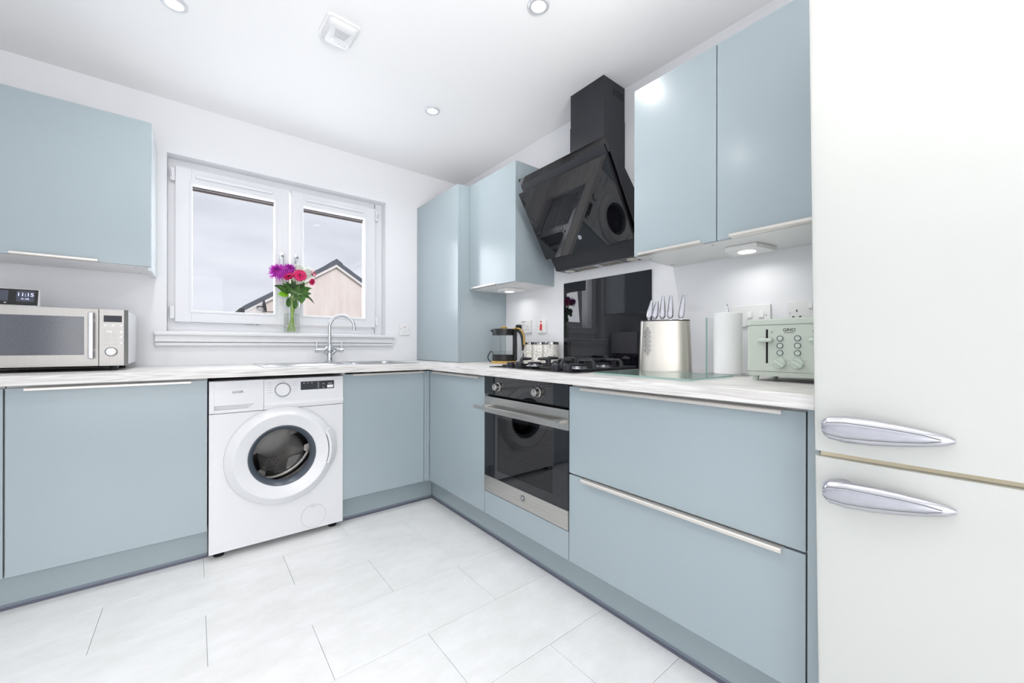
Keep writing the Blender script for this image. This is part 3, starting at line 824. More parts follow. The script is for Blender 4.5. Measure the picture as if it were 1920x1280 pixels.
# splashback
b = BM(); bx(b, -0.007, -0.001, -1.821, -1.219, ZW1 + 0.0005, 1.400, 0.0005); o = obj('splashback', b, M_bglass2); o['label'] = 'black mirror-glass splashback on the wall behind the hob'; o['category'] = 'splashback'

# ------------------------------------------------------------------ cooker hood
hd = thing('cooker_hood', 'black angled glass cooker hood with a square chimney above the hob', 'cooker hood', (0, -1.2265, 0), RZ)
b = BM(); poly_prism(b, [(-0.001, 1.463), (-0.098, 1.463), (-0.104, 1.476), (-0.372, 1.913), (-0.335, 1.915), (-0.275, 1.912), (-0.135, 1.776), (-0.001, 1.66)], 'x', 0.016, 0.584)
obj('hood_body', b, M_blackm, hd, sm=False)
dx, dz = 0.538, -0.843; nx, nz_ = -0.843, -0.538
def slab(p, L, t0, t1, x0, x1, bev=0.0015):
    q = [(p[0] + nx * t0, p[1] + nz_ * t0), (p[0] + dx * L + nx * t0, p[1] + dz * L + nz_ * t0), (p[0] + dx * L + nx * t1, p[1] + dz * L + nz_ * t1), (p[0] + nx * t1, p[1] + nz_ * t1)]
    b = BM(); poly_prism(b, q, 'x', x0, x1, bev); return b
obj('rear_glass_panel', slab((-0.378, 1.946), 0.545, 0.0, 0.006, 0.0, 0.6), M_bglass, hd)
mg = obj('front_glass_panel', slab((-0.3755, 1.866), 0.400, 0.0, 0.007, 0.0, 0.6), M_bglass, hd)
obj('panel_spacer', slab((-0.345, 1.83), 0.33, -0.030, 0.0, 0.03, 0.57, 0), M_dark, hd, sm=False)
# little round emblem on the front glass
pe = (-0.3755 + dx * 0.325 + nx * 0.0072, 1.866 + dz * 0.325 + nz_ * 0.0072)
Me = Matrix(((1, 0, 0, 0.30), (0, -dx, nx, pe[0]), (0, -dz, nz_, pe[1]), (0, 0, 0, 1)))
b = BM(); lathe(b, [(0.012, 0), (0.012, 0.0012), (0, 0.0012)], Me, 24); em = obj('round_emblem', b, M_satin, mg)
text('emblem_letter', 'H', 0.016, M_grey, mg, Me @ T(0, 0, 0.0013))
b = BM(); bx(b, 0.2035, 0.4335, -0.180, -0.001, 1.70, 2.21, 0.001); obj('lower_chimney', b, M_blackm, hd)
b = BM(); bx(b, 0.2055, 0.4315, -0.178, -0.001, 2.205, H - 0.0005, 0.001); uc = obj('upper_chimney', b, M_blackm, hd)
b = BM()
for k in range(7):
    bx(b, 0.4312, 0.4322, -0.10 + k * 0.013, -0.095 + k * 0.013, 2.315, 2.352)
    bx(b, 0.2048, 0.2058, -0.10 + k * 0.013, -0.095 + k * 0.013, 2.315, 2.352)
obj('vent_slots', b, M_dark, uc, kind='stuff', sm=False)
b = BM(); bx(b, 0.03, 0.57, -0.096, -0.002, 1.4585, 1.4635, 0.001); up = obj('underside_panel', b, mat('dark_grey_metal', (74, 74, 76), 0.4, 0.5, var=0.05), hd)
b = BM(); bx(b, 0.15, 0.45, -0.088, -0.012, 1.4560, 1.4585, 0.001); fl = obj('grease_filter', b, M_satin, up)
b = BM()
for s_ in (0.158, 0.32):
    bx(b, s_, s_ + 0.122, -0.080, -0.020, 1.4553, 1.4560)
obj('filter_mesh', b, mat('filter_mesh', (150, 142, 126), 0.5, 0.6, var=0.3, vscale=(300, 300, 300)), up, sm=False)
for xk in (0.085, 0.515):
    b = BM(); lathe(b, [(0.030, 1.4585), (0.030, 1.455), (0.024, 1.4545), (0, 1.4545)], T(xk, -0.05, 0), 24); obj('hood_lamp', b, M_lampo, up)

# ------------------------------------------------------------------ fridge
fr = thing('fridge_freezer', 'tall cream-white fridge freezer at the right edge with silver bar handles', 'fridge', (0, -2.663, 0), RZ)
fr.rotation_euler = (0, R(-0.75), RZ)
b = BM(); bx(b, 0.004, 0.596, -0.612, -0.03, 0.04, 1.985, 0.004); obj('fridge_body', b, M_fridge, fr)
b = BM(); bx(b, 0.006, 0.594, -0.622, -0.60, 0.10, 1.98); bx(b, 0.010, 0.590, -0.664, -0.622, 0.7655, 0.7775); obj('door_seal', b, M_cream, fr, sm=False)


def fridge_door(z0, z1):
    b = BM(); pts = []
    # bowed door outline in plan (x,y)
    n_ = 14
    for i in range(n_ + 1):
        x_ = i / n_ * 0.60; k = 2 * x_ / 0.6 - 1
        y_ = -0.684 + 0.004 * k * k
        if i in (0, n_): y_ += 0.012
        pts.append((x_, y_))
    pts.insert(1, (0.003, -0.676)); pts.insert(2, (0.010, -0.6795)); pts.insert(-1, (0.597, -0.676))
    pts = pts + [(0.60, -0.624), (0.0, -0.624)]
    poly_prism(b, pts, 'z', z0, z1)
    return b


def handle_loft(zc, sag):
    b = BM(); secs = []
    data = [(0.010, 0.004, 0.006, -0.720), (0.013, 0.011, 0.016, -0.720), (0.022, 0.016, 0.024, -0.721), (0.050, 0.016, 0.028, -0.720), (0.090, 0.014, 0.0265, -0.716), (0.130, 0.012, 0.022, -0.709), (0.165, 0.0095, 0.016, -0.701), (0.190, 0.007, 0.0105, -0.694), (0.203, 0.003, 0.004, -0.689)]
    for (x_, ry, rz_, yc) in data:
        secs.append([(x_ + 0.016, yc + ry * math.cos(2 * PI * k / 20), zc + sag * (x_ - 0.1) + rz_ * math.sin(2 * PI * k / 20)) for k in range(20)])
    loft(b, secs)
    secs = [[(0.034 + 0.02 * t + (0.012 + 0.008 * t) * math.cos(2 * PI * k / 14), -0.715 + 0.034 * t, zc + 0.016 * math.sin(2 * PI * k / 14) + 0.006) for k in range(14)] for t in (0, 0.5, 1.05)]
    loft(b, secs)
    secs = [[(0.190 + 0.014 * math.cos(2 * PI * k / 14), -0.695 + 0.02 * t, zc + sag * 0.1 + 0.010 * math.sin(2 * PI * k / 14)) for k in range(14)] for t in (0, 0.8)]
    loft(b, secs)
    return b


for (z0, z1, zh, sg) in ((0.778, 1.975, 0.838, -0.02), (0.095, 0.765, 0.703, 0.02)):
    dd = obj('fridge_door', fridge_door(z0, z1), M_fridge, fr)
    hh = obj('handle', handle_loft(zh, sg), M_satin, dd, label='teardrop-shaped satin silver handle')
    for nm, gr, off, mm in (('handle_groove', 0.0016, -0.0010, M_grey), ('handle_inlay', 0.0, -0.0019, mat('darker_satin_inlay', (182, 183, 190), 0.3, 0.85, var=0.08, vscale=(60, 60, 60)))):
        b = BM(); secs = []
        for (x_, hz, yc) in [(0.0125, 0.006, -0.7335), (0.022, 0.0115, -0.7366), (0.05, 0.0150, -0.7355), (0.09, 0.0135, -0.7295), (0.13, 0.0105, -0.7205), (0.165, 0.0065, -0.7100), (0.186, 0.001, -0.7020)]:
            secs.append([(x_ + 0.016, yc + off + 0.0012 * math.cos(2 * PI * k / 16) + 0.0026 * (math.sin(2 * PI * k / 16)) ** 2 * (hz / 0.015), zh + sg * (x_ - 0.1) + (hz + gr) * math.sin(2 * PI * k / 16)) for k in range(16)])
        loft(b, secs); obj(nm, b, mm, dd)
for x_ in (0.05, 0.55):
    for y_ in (-0.58, -0.08):
        b = BM(); lathe(b, [(0.02, 0.0), (0.02, 0.03), (0.012, 0.045)], T(x_, y_, 0), 16); obj('foot', b, M_black, fr)

# ------------------------------------------------------------------ sink and tap
sk = thing('inset_sink', 'stainless steel sink with ridged drainer set in the worktop under the window', 'sink', (SX0, SY0, ZW1))
SW, SD = SX1 - SX0, SY1 - SY0
b = BM()
bw0, bw1, bd0, bd1 = 0.50, 0.82, 0.055, 0.405       # main bowl opening
g0, g1 = 0.03, 0.46                                  # drainer
zt = 0.004
bx(b, 0, SW, 0, bd0 - 0.01, 0.0002, zt, 0.0015); bx(b, 0, SW, bd1 + 0.01, SD, 0.0002, zt, 0.0015)
bx(b, 0, g0, bd0 - 0.012, bd1 + 0.012, 0.0002, zt, 0.001); bx(b, bw1, SW, bd0 - 0.012, bd1 + 0.012, 0.0002, zt, 0.001); bx(b, g1, bw0, bd0 - 0.012, bd1 + 0.012, 0.0002, zt, 0.001)
srim = obj('sink_rim', b, M_sinks, sk)
b = BM(); bx(b, g0, g1, bd0 - 0.01, bd1 + 0.01, -0.017, -0.014)
for s_ in ((g0, g0 + 0.004, bd0 - 0.01, bd1 + 0.01), (g1 - 0.004, g1, bd0 - 0.01, bd1 + 0.01), (g0, g1, bd0 - 0.01, bd0 - 0.006), (g0, g1, bd1 + 0.006, bd1 + 0.01)):
    bx(b, *s_, -0.017, zt - 0.001)
for k in range(11):
    yk = bd0 + 0.02 + k * 0.031
    tube(b, [(g0 + 0.02, yk, -0.015), (g0 + 0.035, yk, -0.009), (g1 - 0.07, yk, -0.009), (g1 - 0.05, yk, -0.015)], 0.0075, 8)
obj('drainer', b, M_sinks, sk)
def rrect(x0, x1, y0, y1, r, z, n=6):
    o = []
    for (cx, cy, a0) in ((x1 - r, y1 - r, 0), (x0 + r, y1 - r, 90), (x0 + r, y0 + r, 180), (x1 - r, y0 + r, 270)):
        for k in range(n + 1):
            a = R(a0 + 90 * k / n); o.append((cx + r * math.cos(a), cy + r * math.sin(a), z))
    return o
b = BM(); loft(b, [rrect(bw0 - 0.010, bw1 + 0.010, bd0 - 0.012, bd1 + 0.012, 0.06, zt + 0.0006), rrect(bw0 + 0.002, bw1 - 0.002, bd0, bd1, 0.06, zt), rrect(bw0 + 0.008, bw1 - 0.008, bd0 + 0.006, bd1 - 0.006, 0.055, -0.02), rrect(bw0 + 0.012, bw1 - 0.012, bd0 + 0.01, bd1 - 0.01, 0.055, -0.13), rrect(bw0 + 0.04, bw1 - 0.04, bd0 + 0.04, bd1 - 0.04, 0.04, -0.15)], cap=False)
t_ = bmesh.new(); t_.faces.new([t_.verts.new(p) for p in rrect(bw0 + 0.04, bw1 - 0.04, bd0 + 0.04, bd1 - 0.04, 0.04, -0.15)]); merge(b, t_)
obj('sink_bowl', b, M_sinks, sk)
b = BM(); lathe(b, [(0.04, -0.1495), (0.038, -0.147), (0.012, -0.148), (0, -0.147)], T((bw0 + bw1) / 2, (bd0 + bd1) / 2, 0), 24); obj('plug_hole', b, M_chrome, sk)
b = BM(); bx(b, 0.16, 0.27, 0.020, 0.040, zt, zt + 0.001, 0.0004); obj('rating_plate', b, M_chrome, sk)
b = BM(); lathe(b, [(0.020, zt - 0.0002), (0.020, zt + 0.003), (0.014, zt + 0.005), (0, zt + 0.005)], T(0.478, bd0 + 0.055, 0), 20); obj('waste_knob', b, M_chrome, sk)

tp = thing('mixer_tap', 'chrome swan-neck mixer tap with two upright levers behind the sink', 'tap', (-1.090, -0.115, ZW1 + 0.004))
b = BM(); lathe(b, [(0.027, 0), (0.027, 0.004), (0.0185, 0.012), (0.0175, 0.060), (0.020, 0.070), (0.023, 0.078), (0.0215, 0.088), (0.0150, 0.110), (0.0135, 0.128), (0.0120, 0.132)], T(0, 0, 0), 28); 
tube(b, [(-0.012, 0, 0.100), (-0.03, 0, 0.082), (-0.045, 0, 0.078), (-0.075, 0, 0.078)], [0.012, 0.0125, 0.0115, 0.0115], 16)
tube(b, [(0.012, 0, 0.100), (0.03, 0, 0.082), (0.045, 0, 0.078), (0.075, 0, 0.078)], [0.012, 0.0125, 0.0115, 0.0115], 16)
tube(b, [(-0.012, 0, 0.05), (-0.03, 0, 0.070), (-0.045, 0, 0.076)], [0.010, 0.010, 0.0105], 12)
tube(b, [(0.012, 0, 0.05), (0.03, 0, 0.070), (0.045, 0, 0.076)], [0.010, 0.010, 0.0105], 12)
obj('tap_body', b, M_chrome, tp)
ca, sa = math.cos(R(30)), -math.sin(R(30))
pts = [(0, 0, 0.12), (0, 0, 0.18), (0, 0, 0.232)] + [((0.078 - 0.078 * math.cos(a)) * ca, (0.078 - 0.078 * math.cos(a)) * sa, 0.232 + 0.078 * math.sin(a)) for a in [R(k * 12) for k in range(1, 15)]]
lx, ly, lz = pts[-1]
pts.append((lx + 0.001 * ca, ly + 0.001 * sa, lz - 0.02))
b = BM(); tube(b, pts, 0.0105, 16); obj('spout', b, M_chrome, tp)
b = BM(); lathe(b, [(0.0115, 0), (0.0115, -0.018), (0.009, -0.020)], T(lx + 0.001, ly, lz - 0.016), 18); obj('aerator', b, M_chrome, tp)
for s_ in (-1, 1):
    b = BM(); lathe(b, [(0.013, 0), (0.014, 0.002), (0.014, 0.020), (0.012, 0.022)], T(s_ * 0.067, 0, 0.078) @ Matrix.Rotation(R(90 * s_), 4, 'Y'), 20)
    tube(b, [(s_ * 0.078, 0, 0.088), (s_ * 0.078, 0, 0.136)], 0.0052, 12); obj('lever', b, M_chrome, tp)

# ------------------------------------------------------------------ microwave and weather clock
mw = thing('microwave', 'stainless steel microwave oven on the worktop at the left', 'microwave', (-2.540, -0.420, ZW1))
MW = 0.5115
b = BM(); bx(b, 0.004, MW - 0.001, 0.022, 0.375, 0.026, 0.272, 0.006); obj('microwave_body', b, mat('light_grey_enamel', (214, 214, 218), 0.35, var=0.02), mw)
b = BM(); bx(b, 0.02, MW - 0.05, 0.03, 0.36, 0.016, 0.027); obj('base_plate', b, M_dark, mw, sm=False)
b = BM(); bx(b, 0.0, 0.4185, 0.0, 0.021, 0.022, 0.2745, 0.002); md = obj('microwave_door', b, M_steelv, mw)
b = BM(); poly_prism(b, [(0.4195, 0.0), (0.4990, 0.0), (MW, 0.012), (MW, 0.0215), (0.4195, 0.0215)], 'z', 0.022, 0.2745, 0.001); mp_ = obj('control_panel', b, M_steelv, mw)
b = BM(); bx(b, 0.03, 0.374, -0.0012, 0.001, 0.072, 0.238, 0.0005); obj('door_window', b, M_mwwin, md, sm=False)
b = BM(); bx(b, 0.389, 0.4065, -0.030, -0.018, 0.055, 0.258, 0.004); bx(b, 0.390, 0.4055, -0.020, 0.0, 0.215, 0.228); bx(b, 0.390, 0.4055, -0.020, 0.0, 0.085, 0.098)
obj('handle', b, M_satin, md)
b = BM(); bx(b, 0.434, 0.492, -0.0012, 0.001, 0.218, 0.247); obj('display', b, M_ink, mp_, sm=False)
for (p, q) in ((0.440, 0.202), (0.465, 0.202), (0.491, 0.202), (0.491, 0.174), (0.491, 0.150), (0.491, 0.123)):
    b = BM(); lathe(b, [(0.0052, 0), (0.0052, 0.003), (0.004, 0.004), (0, 0.004)], T(p, 0, q) @ FY, 16); obj('button', b, M_white2, mp_)
b = BM(); bx(b, 0.443, 0.463, -0.003, 0.001, 0.170, 0.178, 0.002); obj('button', b, M_white2, mp_)
b = BM(); lathe(b, [(0.0205, 0), (0.0205, 0.004), (0.019, 0.005), (0.019, 0.001)], T(0.458, 0, 0.085) @ FY, 32, cap=False); obj('dial_ring', b, M_grey, mp_)
b = BM(); lathe(b, [(0.0175, 0), (0.0175, 0.012), (0.015, 0.015), (0, 0.0155)], T(0.458, 0, 0.085) @ FY, 32); obj('dial', b, M_white2, mp_)
b = BM()
for k in range(6):
    for s_ in (0.436, 0.460): bx(b, s_, s_ + 0.018, -0.0006, 0.001, 0.118 + k * 0.009, 0.119 + k * 0.009)
obj('programme_print', b, M_lgrey, mp_, kind='stuff', sm=False)
for x_ in (0.04, 0.46):
    for y_ in (0.05, 0.33):
        b = BM(); lathe(b, [(0.012, 0.0), (0.014, 0.017)], T(x_, y_, 0), 14); obj('foot', b, M_black, mw)

wc = thing('weather_clock', 'black-faced digital weather clock lying on top of the microwave', 'clock', (-2.46, -0.30, ZW1 + 0.2725))
tilt = Matrix.Rotation(R(-14), 4, 'X')
b = BM(); bx(b, -0.08, 0.137, 0.0, 0.055, 0.0, 0.012, 0.003); poly_prism(b, [(0.012, 0.010), (0.030, 0.084), (0.045, 0.084), (0.050, 0.010)], 'x', -0.079, 0.136, 0.002); obj('clock_case', b, M_white2, wc)
fm = T(0, 0.004, 0.014) @ tilt
b = BM(); bx(b, -0.08, 0.136, 0.0, 0.006, 0.0, 0.070, 0.0015, M=fm); cf = obj('face', b, M_black, wc)
b = BM(); bx(b, -0.07, 0.054, -0.001, 0.001, 0.014, 0.062, M=fm); obj('screen', b, M_screen, cf, sm=False)
b = BM(); bx(b, 0.076, 0.126, -0.001, 0.001, 0.014, 0.062, M=fm); sc = obj('screen', b, M_screen, cf, sm=False)
text('clock_digits', '11:15', 0.022, M_lcd, cf, fm @ T(0.101, -0.0015, 0.045) @ FY)
text('date_digits', '01.05', 0.010, M_lcd, cf, fm @ T(0.101, -0.0015, 0.026) @ FY)
b = BM()
for k in range(5): bx(b, -0.06 + k * 0.026, -0.054 + k * 0.026, -0.001, 0.001, 0.006, 0.009, M=fm)
obj('touch_marks', b, M_white2, cf, kind='stuff', sm=False)

# ------------------------------------------------------------------ sockets and switches
def plate(name, label, cat, loc, rz, w, h, group=None):
    t = thing(name, label, cat, loc, rz, group)
    b = BM(); bx(b, -w / 2, w / 2, -0.010, -0.0005, -h / 2, h / 2, 0.0025); obj('face_plate', b, M_white2, t)
    return t


def holes(root, x, z):
    b = BM()
    for (p, q, w, h) in ((0, 0.014, 0.004, 0.008), (-0.011, -0.008, 0.007, 0.0045), (0.011, -0.008, 0.007, 0.0045)):
        bx(b, x + p - w / 2, x + p + w / 2, -0.0106, -0.0095, z + q - h / 2, z + q + h / 2)
    obj('pin_holes', b, M_ink, root, sm=False)


def rocker(root, x, z, m=None, w=0.013, h=0.020, name='rocker'):
    b = BM(); poly_prism(b, [(-0.009, z - h / 2), (-0.0155, z - h / 2 + 0.001), (-0.0115, z + h / 2), (-0.009, z + h / 2)], 'x', x - w / 2, x + w / 2, 0.0006)
    return obj(name, b, m or M_white2, root)


def screws(root, w, z=0):
    b = BM()
    for s_ in (-1, 1): lathe(b, [(0.0028, 0), (0.0028, 0.0012), (0, 0.0014)], T(s_ * w, -0.0096, z) @ FY, 12)
    obj('screws', b, M_satin, root)


t = plate('double_socket', 'white double socket between kettle and red cooker switch, with a black plug in it', 'socket', (0, -0.842, 1.146), RZ, 0.147, 0.088, 'wall sockets')
holes(t, 0.035, -0.012); rocker(t, -0.012, 0.026); rocker(t, 0.012, 0.026); screws(t, 0.062)
b = BM()
for x_ in (-0.012, 0.012): bx(b, x_ - 0.006, x_ + 0.006, -0.0165, -0.0100, 0.0335, 0.036)
obj('rocker_mark', b, M_ink, t, sm=False)
t = plate('cooker_switch', 'white cooker switch with a red rocker beside the splashback', 'switch', (0, -1.0165, 1.143), RZ, 0.087, 0.088)
rocker(t, 0.0, -0.004, M_red, 0.018, 0.042, 'red_rocker'); b = BM(); bx(b, -0.006, 0.006, -0.0125, -0.0095, 0.027, 0.036, 0.001); obj('neon_window', b, M_red, t); screws(t, 0.030)
t = plate('fused_spur', 'small white switched spur on the window wall beside the tall cupboard', 'switch', (-0.518, 0, 1.140), 0, 0.088, 0.088)
rocker(t, 0.0, -0.004, None, 0.016, 0.024); b = BM(); bx(b, -0.006, 0.006, -0.0125, -0.0095, 0.014, 0.020, 0.001); obj('neon_window', b, mat('dull_red_neon', (196, 110, 100), 0.4, var=0.1), t); screws(t, 0.032, 0.002)
t = plate('triple_switch', 'white triple rocker switch above the left half of the green toaster', 'switch', (0, -2.273, 1.140), RZ, 0.150, 0.088)
for x_ in (-0.043, 0.0, 0.043): rocker(t, x_, 0.004, None, 0.017, 0.027)
screws(t, 0.060)
t = plate('double_socket', 'white double socket above the toaster next to the fridge', 'socket', (0, -2.478, 1.142), RZ, 0.147, 0.088, 'wall sockets')
holes(t, -0.042, -0.006); holes(t, 0.035, -0.012); rocker(t, 0.0, 0.024); rocker(t, 0.022, 0.024); screws(t, 0.064)

# plug in the kettle socket, with its cable
b = BM(); bx(b, -0.052, -0.016, -0.046, -0.0115, -0.024, 0.016, 0.009, 3)
plug_bm = b

# ------------------------------------------------------------------ kettle
KX, KY = -0.200, -0.862
kt = thing('kettle', 'glass kettle with black lid and bamboo-trimmed handle in the corner under the wall cupboard', 'kettle', (KX, KY, ZW1), R(-62))
b = BM(); lathe(b, [(0.080, 0.0), (0.082, 0.003), (0.082, 0.014), (0.079, 0.016), (0, 0.016)], seg=40); obj('base_ring', b, M_bamboo, kt, label='bamboo power base ring')
b = BM(); lathe(b, [(0.072, 0.0165), (0.076, 0.019), (0.0765, 0.055), (0.073, 0.057), (0, 0.057)], seg=40); obj('kettle_foot', b, M_black, kt)
b = BM(); lathe(b, [(0.0745, 0.057), (0.0755, 0.11), (0.0735, 0.190)], seg=40, cap=False); gb = obj('glass_body', b, M_clear, kt)
b = BM(); lathe(b, [(0.0735, 0.0575), (0.074, 0.078), (0.0, 0.078)], seg=40); obj('water', b, M_water, kt)
b = BM()
for k in range(6): bx(b, -0.004 if k % 2 else -0.007, 0.005, -0.0755, -0.0745, 0.085 + k * 0.015, 0.0862 + k * 0.015, M=Matrix.Rotation(R(-5), 4, 'Z'))
obj('level_marks', b, M_white2, gb, kind='stuff', sm=False)
b = BM(); lathe(b, [(0.0755, 0.184), (0.0765, 0.188), (0.074, 0.222), (0.068, 0.226), (0, 0.227)], seg=40)
loft(b, [[(-0.055, -0.020, 0.196), (-0.055, 0.020, 0.196), (-0.055, 0.020, 0.222), (-0.055, -0.020, 0.222)], [(-0.085, -0.010, 0.206), (-0.085, 0.010, 0.206), (-0.085, 0.010, 0.221), (-0.085, -0.010, 0.221)], [(-0.096, -0.004, 0.214), (-0.096, 0.004, 0.214), (-0.096, 0.004, 0.220), (-0.096, -0.004, 0.220)]])
obj('lid', b, M_black, kt)
b = BM(); lathe(b, [(0.019, 0.226), (0.021, 0.230), (0.021, 0.239), (0.018, 0.242), (0, 0.242)], seg=24); obj('lid_knob', b, M_bamboo, kt, label='bamboo lid knob')
# handle to the local +x side
b = BM(); bx(b, 0.066, 0.092, -0.011, 0.011, 0.018, 0.205, 0.004)
tube(b, bez((0.074, 0, 0.212), (0.105, 0, 0.222), (0.125, 0, 0.205), (0.132, 0, 0.160), 10) + bez((0.132, 0, 0.158), (0.136, 0, 0.13), (0.138, 0, 0.105), (0.132, 0, 0.085), 6)[1:], [0.011] * 6 + [0.010] * 7 + [0.009, 0.008, 0.007, 0.006], 12)
hdl = obj('kettle_handle', b, M_black, kt)
b = BM(); pts = bez((0.070, 0, 0.224), (0.110, 0, 0.240), (0.138, 0, 0.215), (0.144, 0, 0.165), 12) + [(0.146, 0, 0.14), (0.145, 0, 0.122)]
secs = []
for i, p in enumerate(pts):
    q0, q1 = Vector(pts[max(i - 1, 0)]), Vector(pts[min(i + 1, len(pts) - 1)]); d_ = (q1 - q0).normalized(); n_ = Vector((-d_.z, 0, d_.x)); p = Vector(p)
    secs.append([p + n_ * 0.004 + Vector((0, 0.009, 0)), p + n_ * 0.004 - Vector((0, 0.009, 0)), p - n_ * 0.003 - Vector((0, 0.010, 0)), p - n_ * 0.003 + Vector((0, 0.010, 0))])
loft(b, secs); obj('bamboo_trim', b, M_bamboo, hdl, label='bamboo strip on the handle')
# power cord
b = BM()
pts = bez((-0.048, -0.878, 1.12), (-0.06, -0.90, 1.05), (-0.11, -0.965, 0.99), (-0.115, -0.955, 0.93), 12) + bez((-0.115, -0.955, 0.93), (-0.118, -0.95, 0.908), (-0.15, -0.94, 0.906), (-0.165, -0.92, 0.9055), 6)[1:]
tube(b, pts, 0.0033, 8)
loop = [(-0.225 + 0.004 * math.sin(k), -0.755 + 0.035 * math.cos(R(k * 20 + 250)), 0.941 + 0.036 * math.sin(R(k * 20 + 250))) for k in range(15)]
loop = [(-0.205, -0.785, 0.905)] + loop
tube(b, loop, 0.0033, 8)
KI = (T(KX, KY, ZW1) @ Matrix.Rotation(R(-62), 4, 'Z')).inverted()
b.transform(KI); obj('power_cord', b, M_black, kt, label='black cord looping behind the base and up to the socket')
plug_bm.transform(KI @ T(0, -0.842, 1.146) @ Matrix.Rotation(RZ, 4, 'Z')); obj('plug', plug_bm, M_black, kt, label='black plug pushed into the wall socket')

# ------------------------------------------------------------------ canisters
cl = ['white marble-patterned canister nearest the splashback, rightmost of the three', 'white marble-patterned canister in the middle of the three by the wall', 'white marble-patterned canister leftmost of the three, behind the kettle handle']
first = None
for i, yk in enumerate((-1.165, -1.063, -0.961)):
    if first is None:
        c = thing('canister', cl[i], 'canister', (-0.062, yk, ZW1), 0.6, 'marble canisters beside the kettle')
        b = BM(); lathe(b, [(0.045, 0), (0.047, 0.003), (0.047, 0.122), (0.045, 0.124), (0, 0.124)], seg=36); obj('jar_body', b, M_marble, c)
        b = BM(); lathe(b, [(0.0478, 0.124), (0.0478, 0.137), (0.046, 0.139), (0, 0.139)], seg=36); obj('lid', b, mat('silver_banded_lid', (190, 190, 192), 0.12, 1.0, col2=(70, 66, 64), vscale=(50, 50, 2)), c)
        b = BM(); bx(b, -0.049, -0.047, -0.003, 0.003, 0.035, 0.06, 0.0008, M=Matrix.Rotation(R(32), 4, 'Z')); obj('clasp', b, M_satin, c)
        first = c
    else:
        copy_tree(first, None, (-0.062, yk, ZW1), 0.6 + i, cl[i])

# ------------------------------------------------------------------ knife block and knives
ang = math.atan2(-0.82, 0.57)
kb = thing('knife_block', 'oval stainless steel knife block behind the glass chopping board', 'knife block', (-0.195, -2.003, ZW1), ang)
def oval(hw, hd, z, dx_=0, n=40, p=3.2):
    return [(dx_ + hw * abs(math.cos(2 * PI * k / n)) ** (2 / p) * (1 if math.cos(2 * PI * k / n) >= 0 else -1), hd * abs(math.sin(2 * PI * k / n)) ** (2 / p) * (1 if math.sin(2 * PI * k / n) >= 0 else -1), z) for k in range(n)]
b = BM(); loft(b, [oval(0.1095, 0.046, 0.0), oval(0.1090, 0.046, 0.012), oval(0.1005, 0.040, 0.222)]); kbo = obj('block_body', b, mat('satin_block_steel', (202, 198, 190), 0.3, 1.0, var=0.08, vscale=(260, 260, 5)), kb)
b = BM(); loft(b, [oval(0.1008, 0.0403, 0.2222), oval(0.1003, 0.040, 0.227)]); obj('block_top', b, M_black, kb)
b = BM()
for r_ in range(13):
    for c_ in range(3 - (r_ % 2)):
        if r_ in (0, 12) and c_ != 1: continue
        x_ = -0.083 + c_ * 0.0105 + (r_ % 2) * 0.00525 + r_ * 0.0006 * 0; z_ = 0.078 + r_ * 0.0095
        yf = -(0.046 - 0.006 * z_ / 0.222) * (1 - (abs(x_) / 0.106) ** 3.2) ** (1 / 3.2)
        lathe(b, [(0.0052, 0), (0.0052, 0.0009), (0.0036, 0.0009), (0.0036, 0)], T(x_, yf - 0.0009, z_) @ Matrix.Rotation(R(22) * 0, 4, 'Z') @ FY, 6, cap=False)
obj('hexagon_pattern', b, M_slate, kb, kind='stuff', sm=False)
kn = ['steel knife at the left end of the knife block, short handle leaning left', 'steel knife second from left in the knife block, short handle', 'tall-handled steel knife in the middle of the knife block', 'tall-handled steel knife fourth from left in the knife block', 'tall-handled steel knife at the right end of the knife block']
KB = Matrix.Translation(kb.location) @ Matrix.Rotation(ang, 4, 'Z')
for i, (xk, hh, lean) in enumerate(((-0.064, 0.088, 5), (-0.040, 0.086, 4), (-0.008, 0.106, -1), (0.024, 0.106, -1), (0.066, 0.106, 4))):
    w0 = KB @ Vector((xk, 0, 0.2275))
    k_ = thing('kitchen_knife', kn[i], 'knife', w0, ang, 'knives in the steel block')
    k_.rotation_euler = (0, R(lean), ang)
    secs = []
    for (z_, hx_, hy_, ox) in ((0.004, 0.0055, 0.004, -0.002), (0.018, 0.0125, 0.007, -0.001), (0.040, 0.0125, 0.008, 0), (hh * 0.75, 0.0090, 0.007, 0.002), (hh - 0.004, 0.0060, 0.006, 0.003), (hh, 0.0045, 0.0045, 0.003)):
        secs.append([(ox + hx_ * 1.0, 0, z_), (ox + hx_ * 0.45, hy_, z_), (ox - hx_ * 0.7, hy_ * 0.8, z_), (ox - hx_, 0, z_), (ox - hx_ * 0.7, -hy_ * 0.8, z_), (ox + hx_ * 0.45, -hy_, z_)])
    b = BM(); loft(b, secs); obj('handle', b, M_satin, k_, sm=False)
    b = BM(); bx(b, -0.0065, 0.0045, -0.0010, 0.0010, 0.0002, 0.010); obj('blade', b, M_chrome, k_, sm=False)

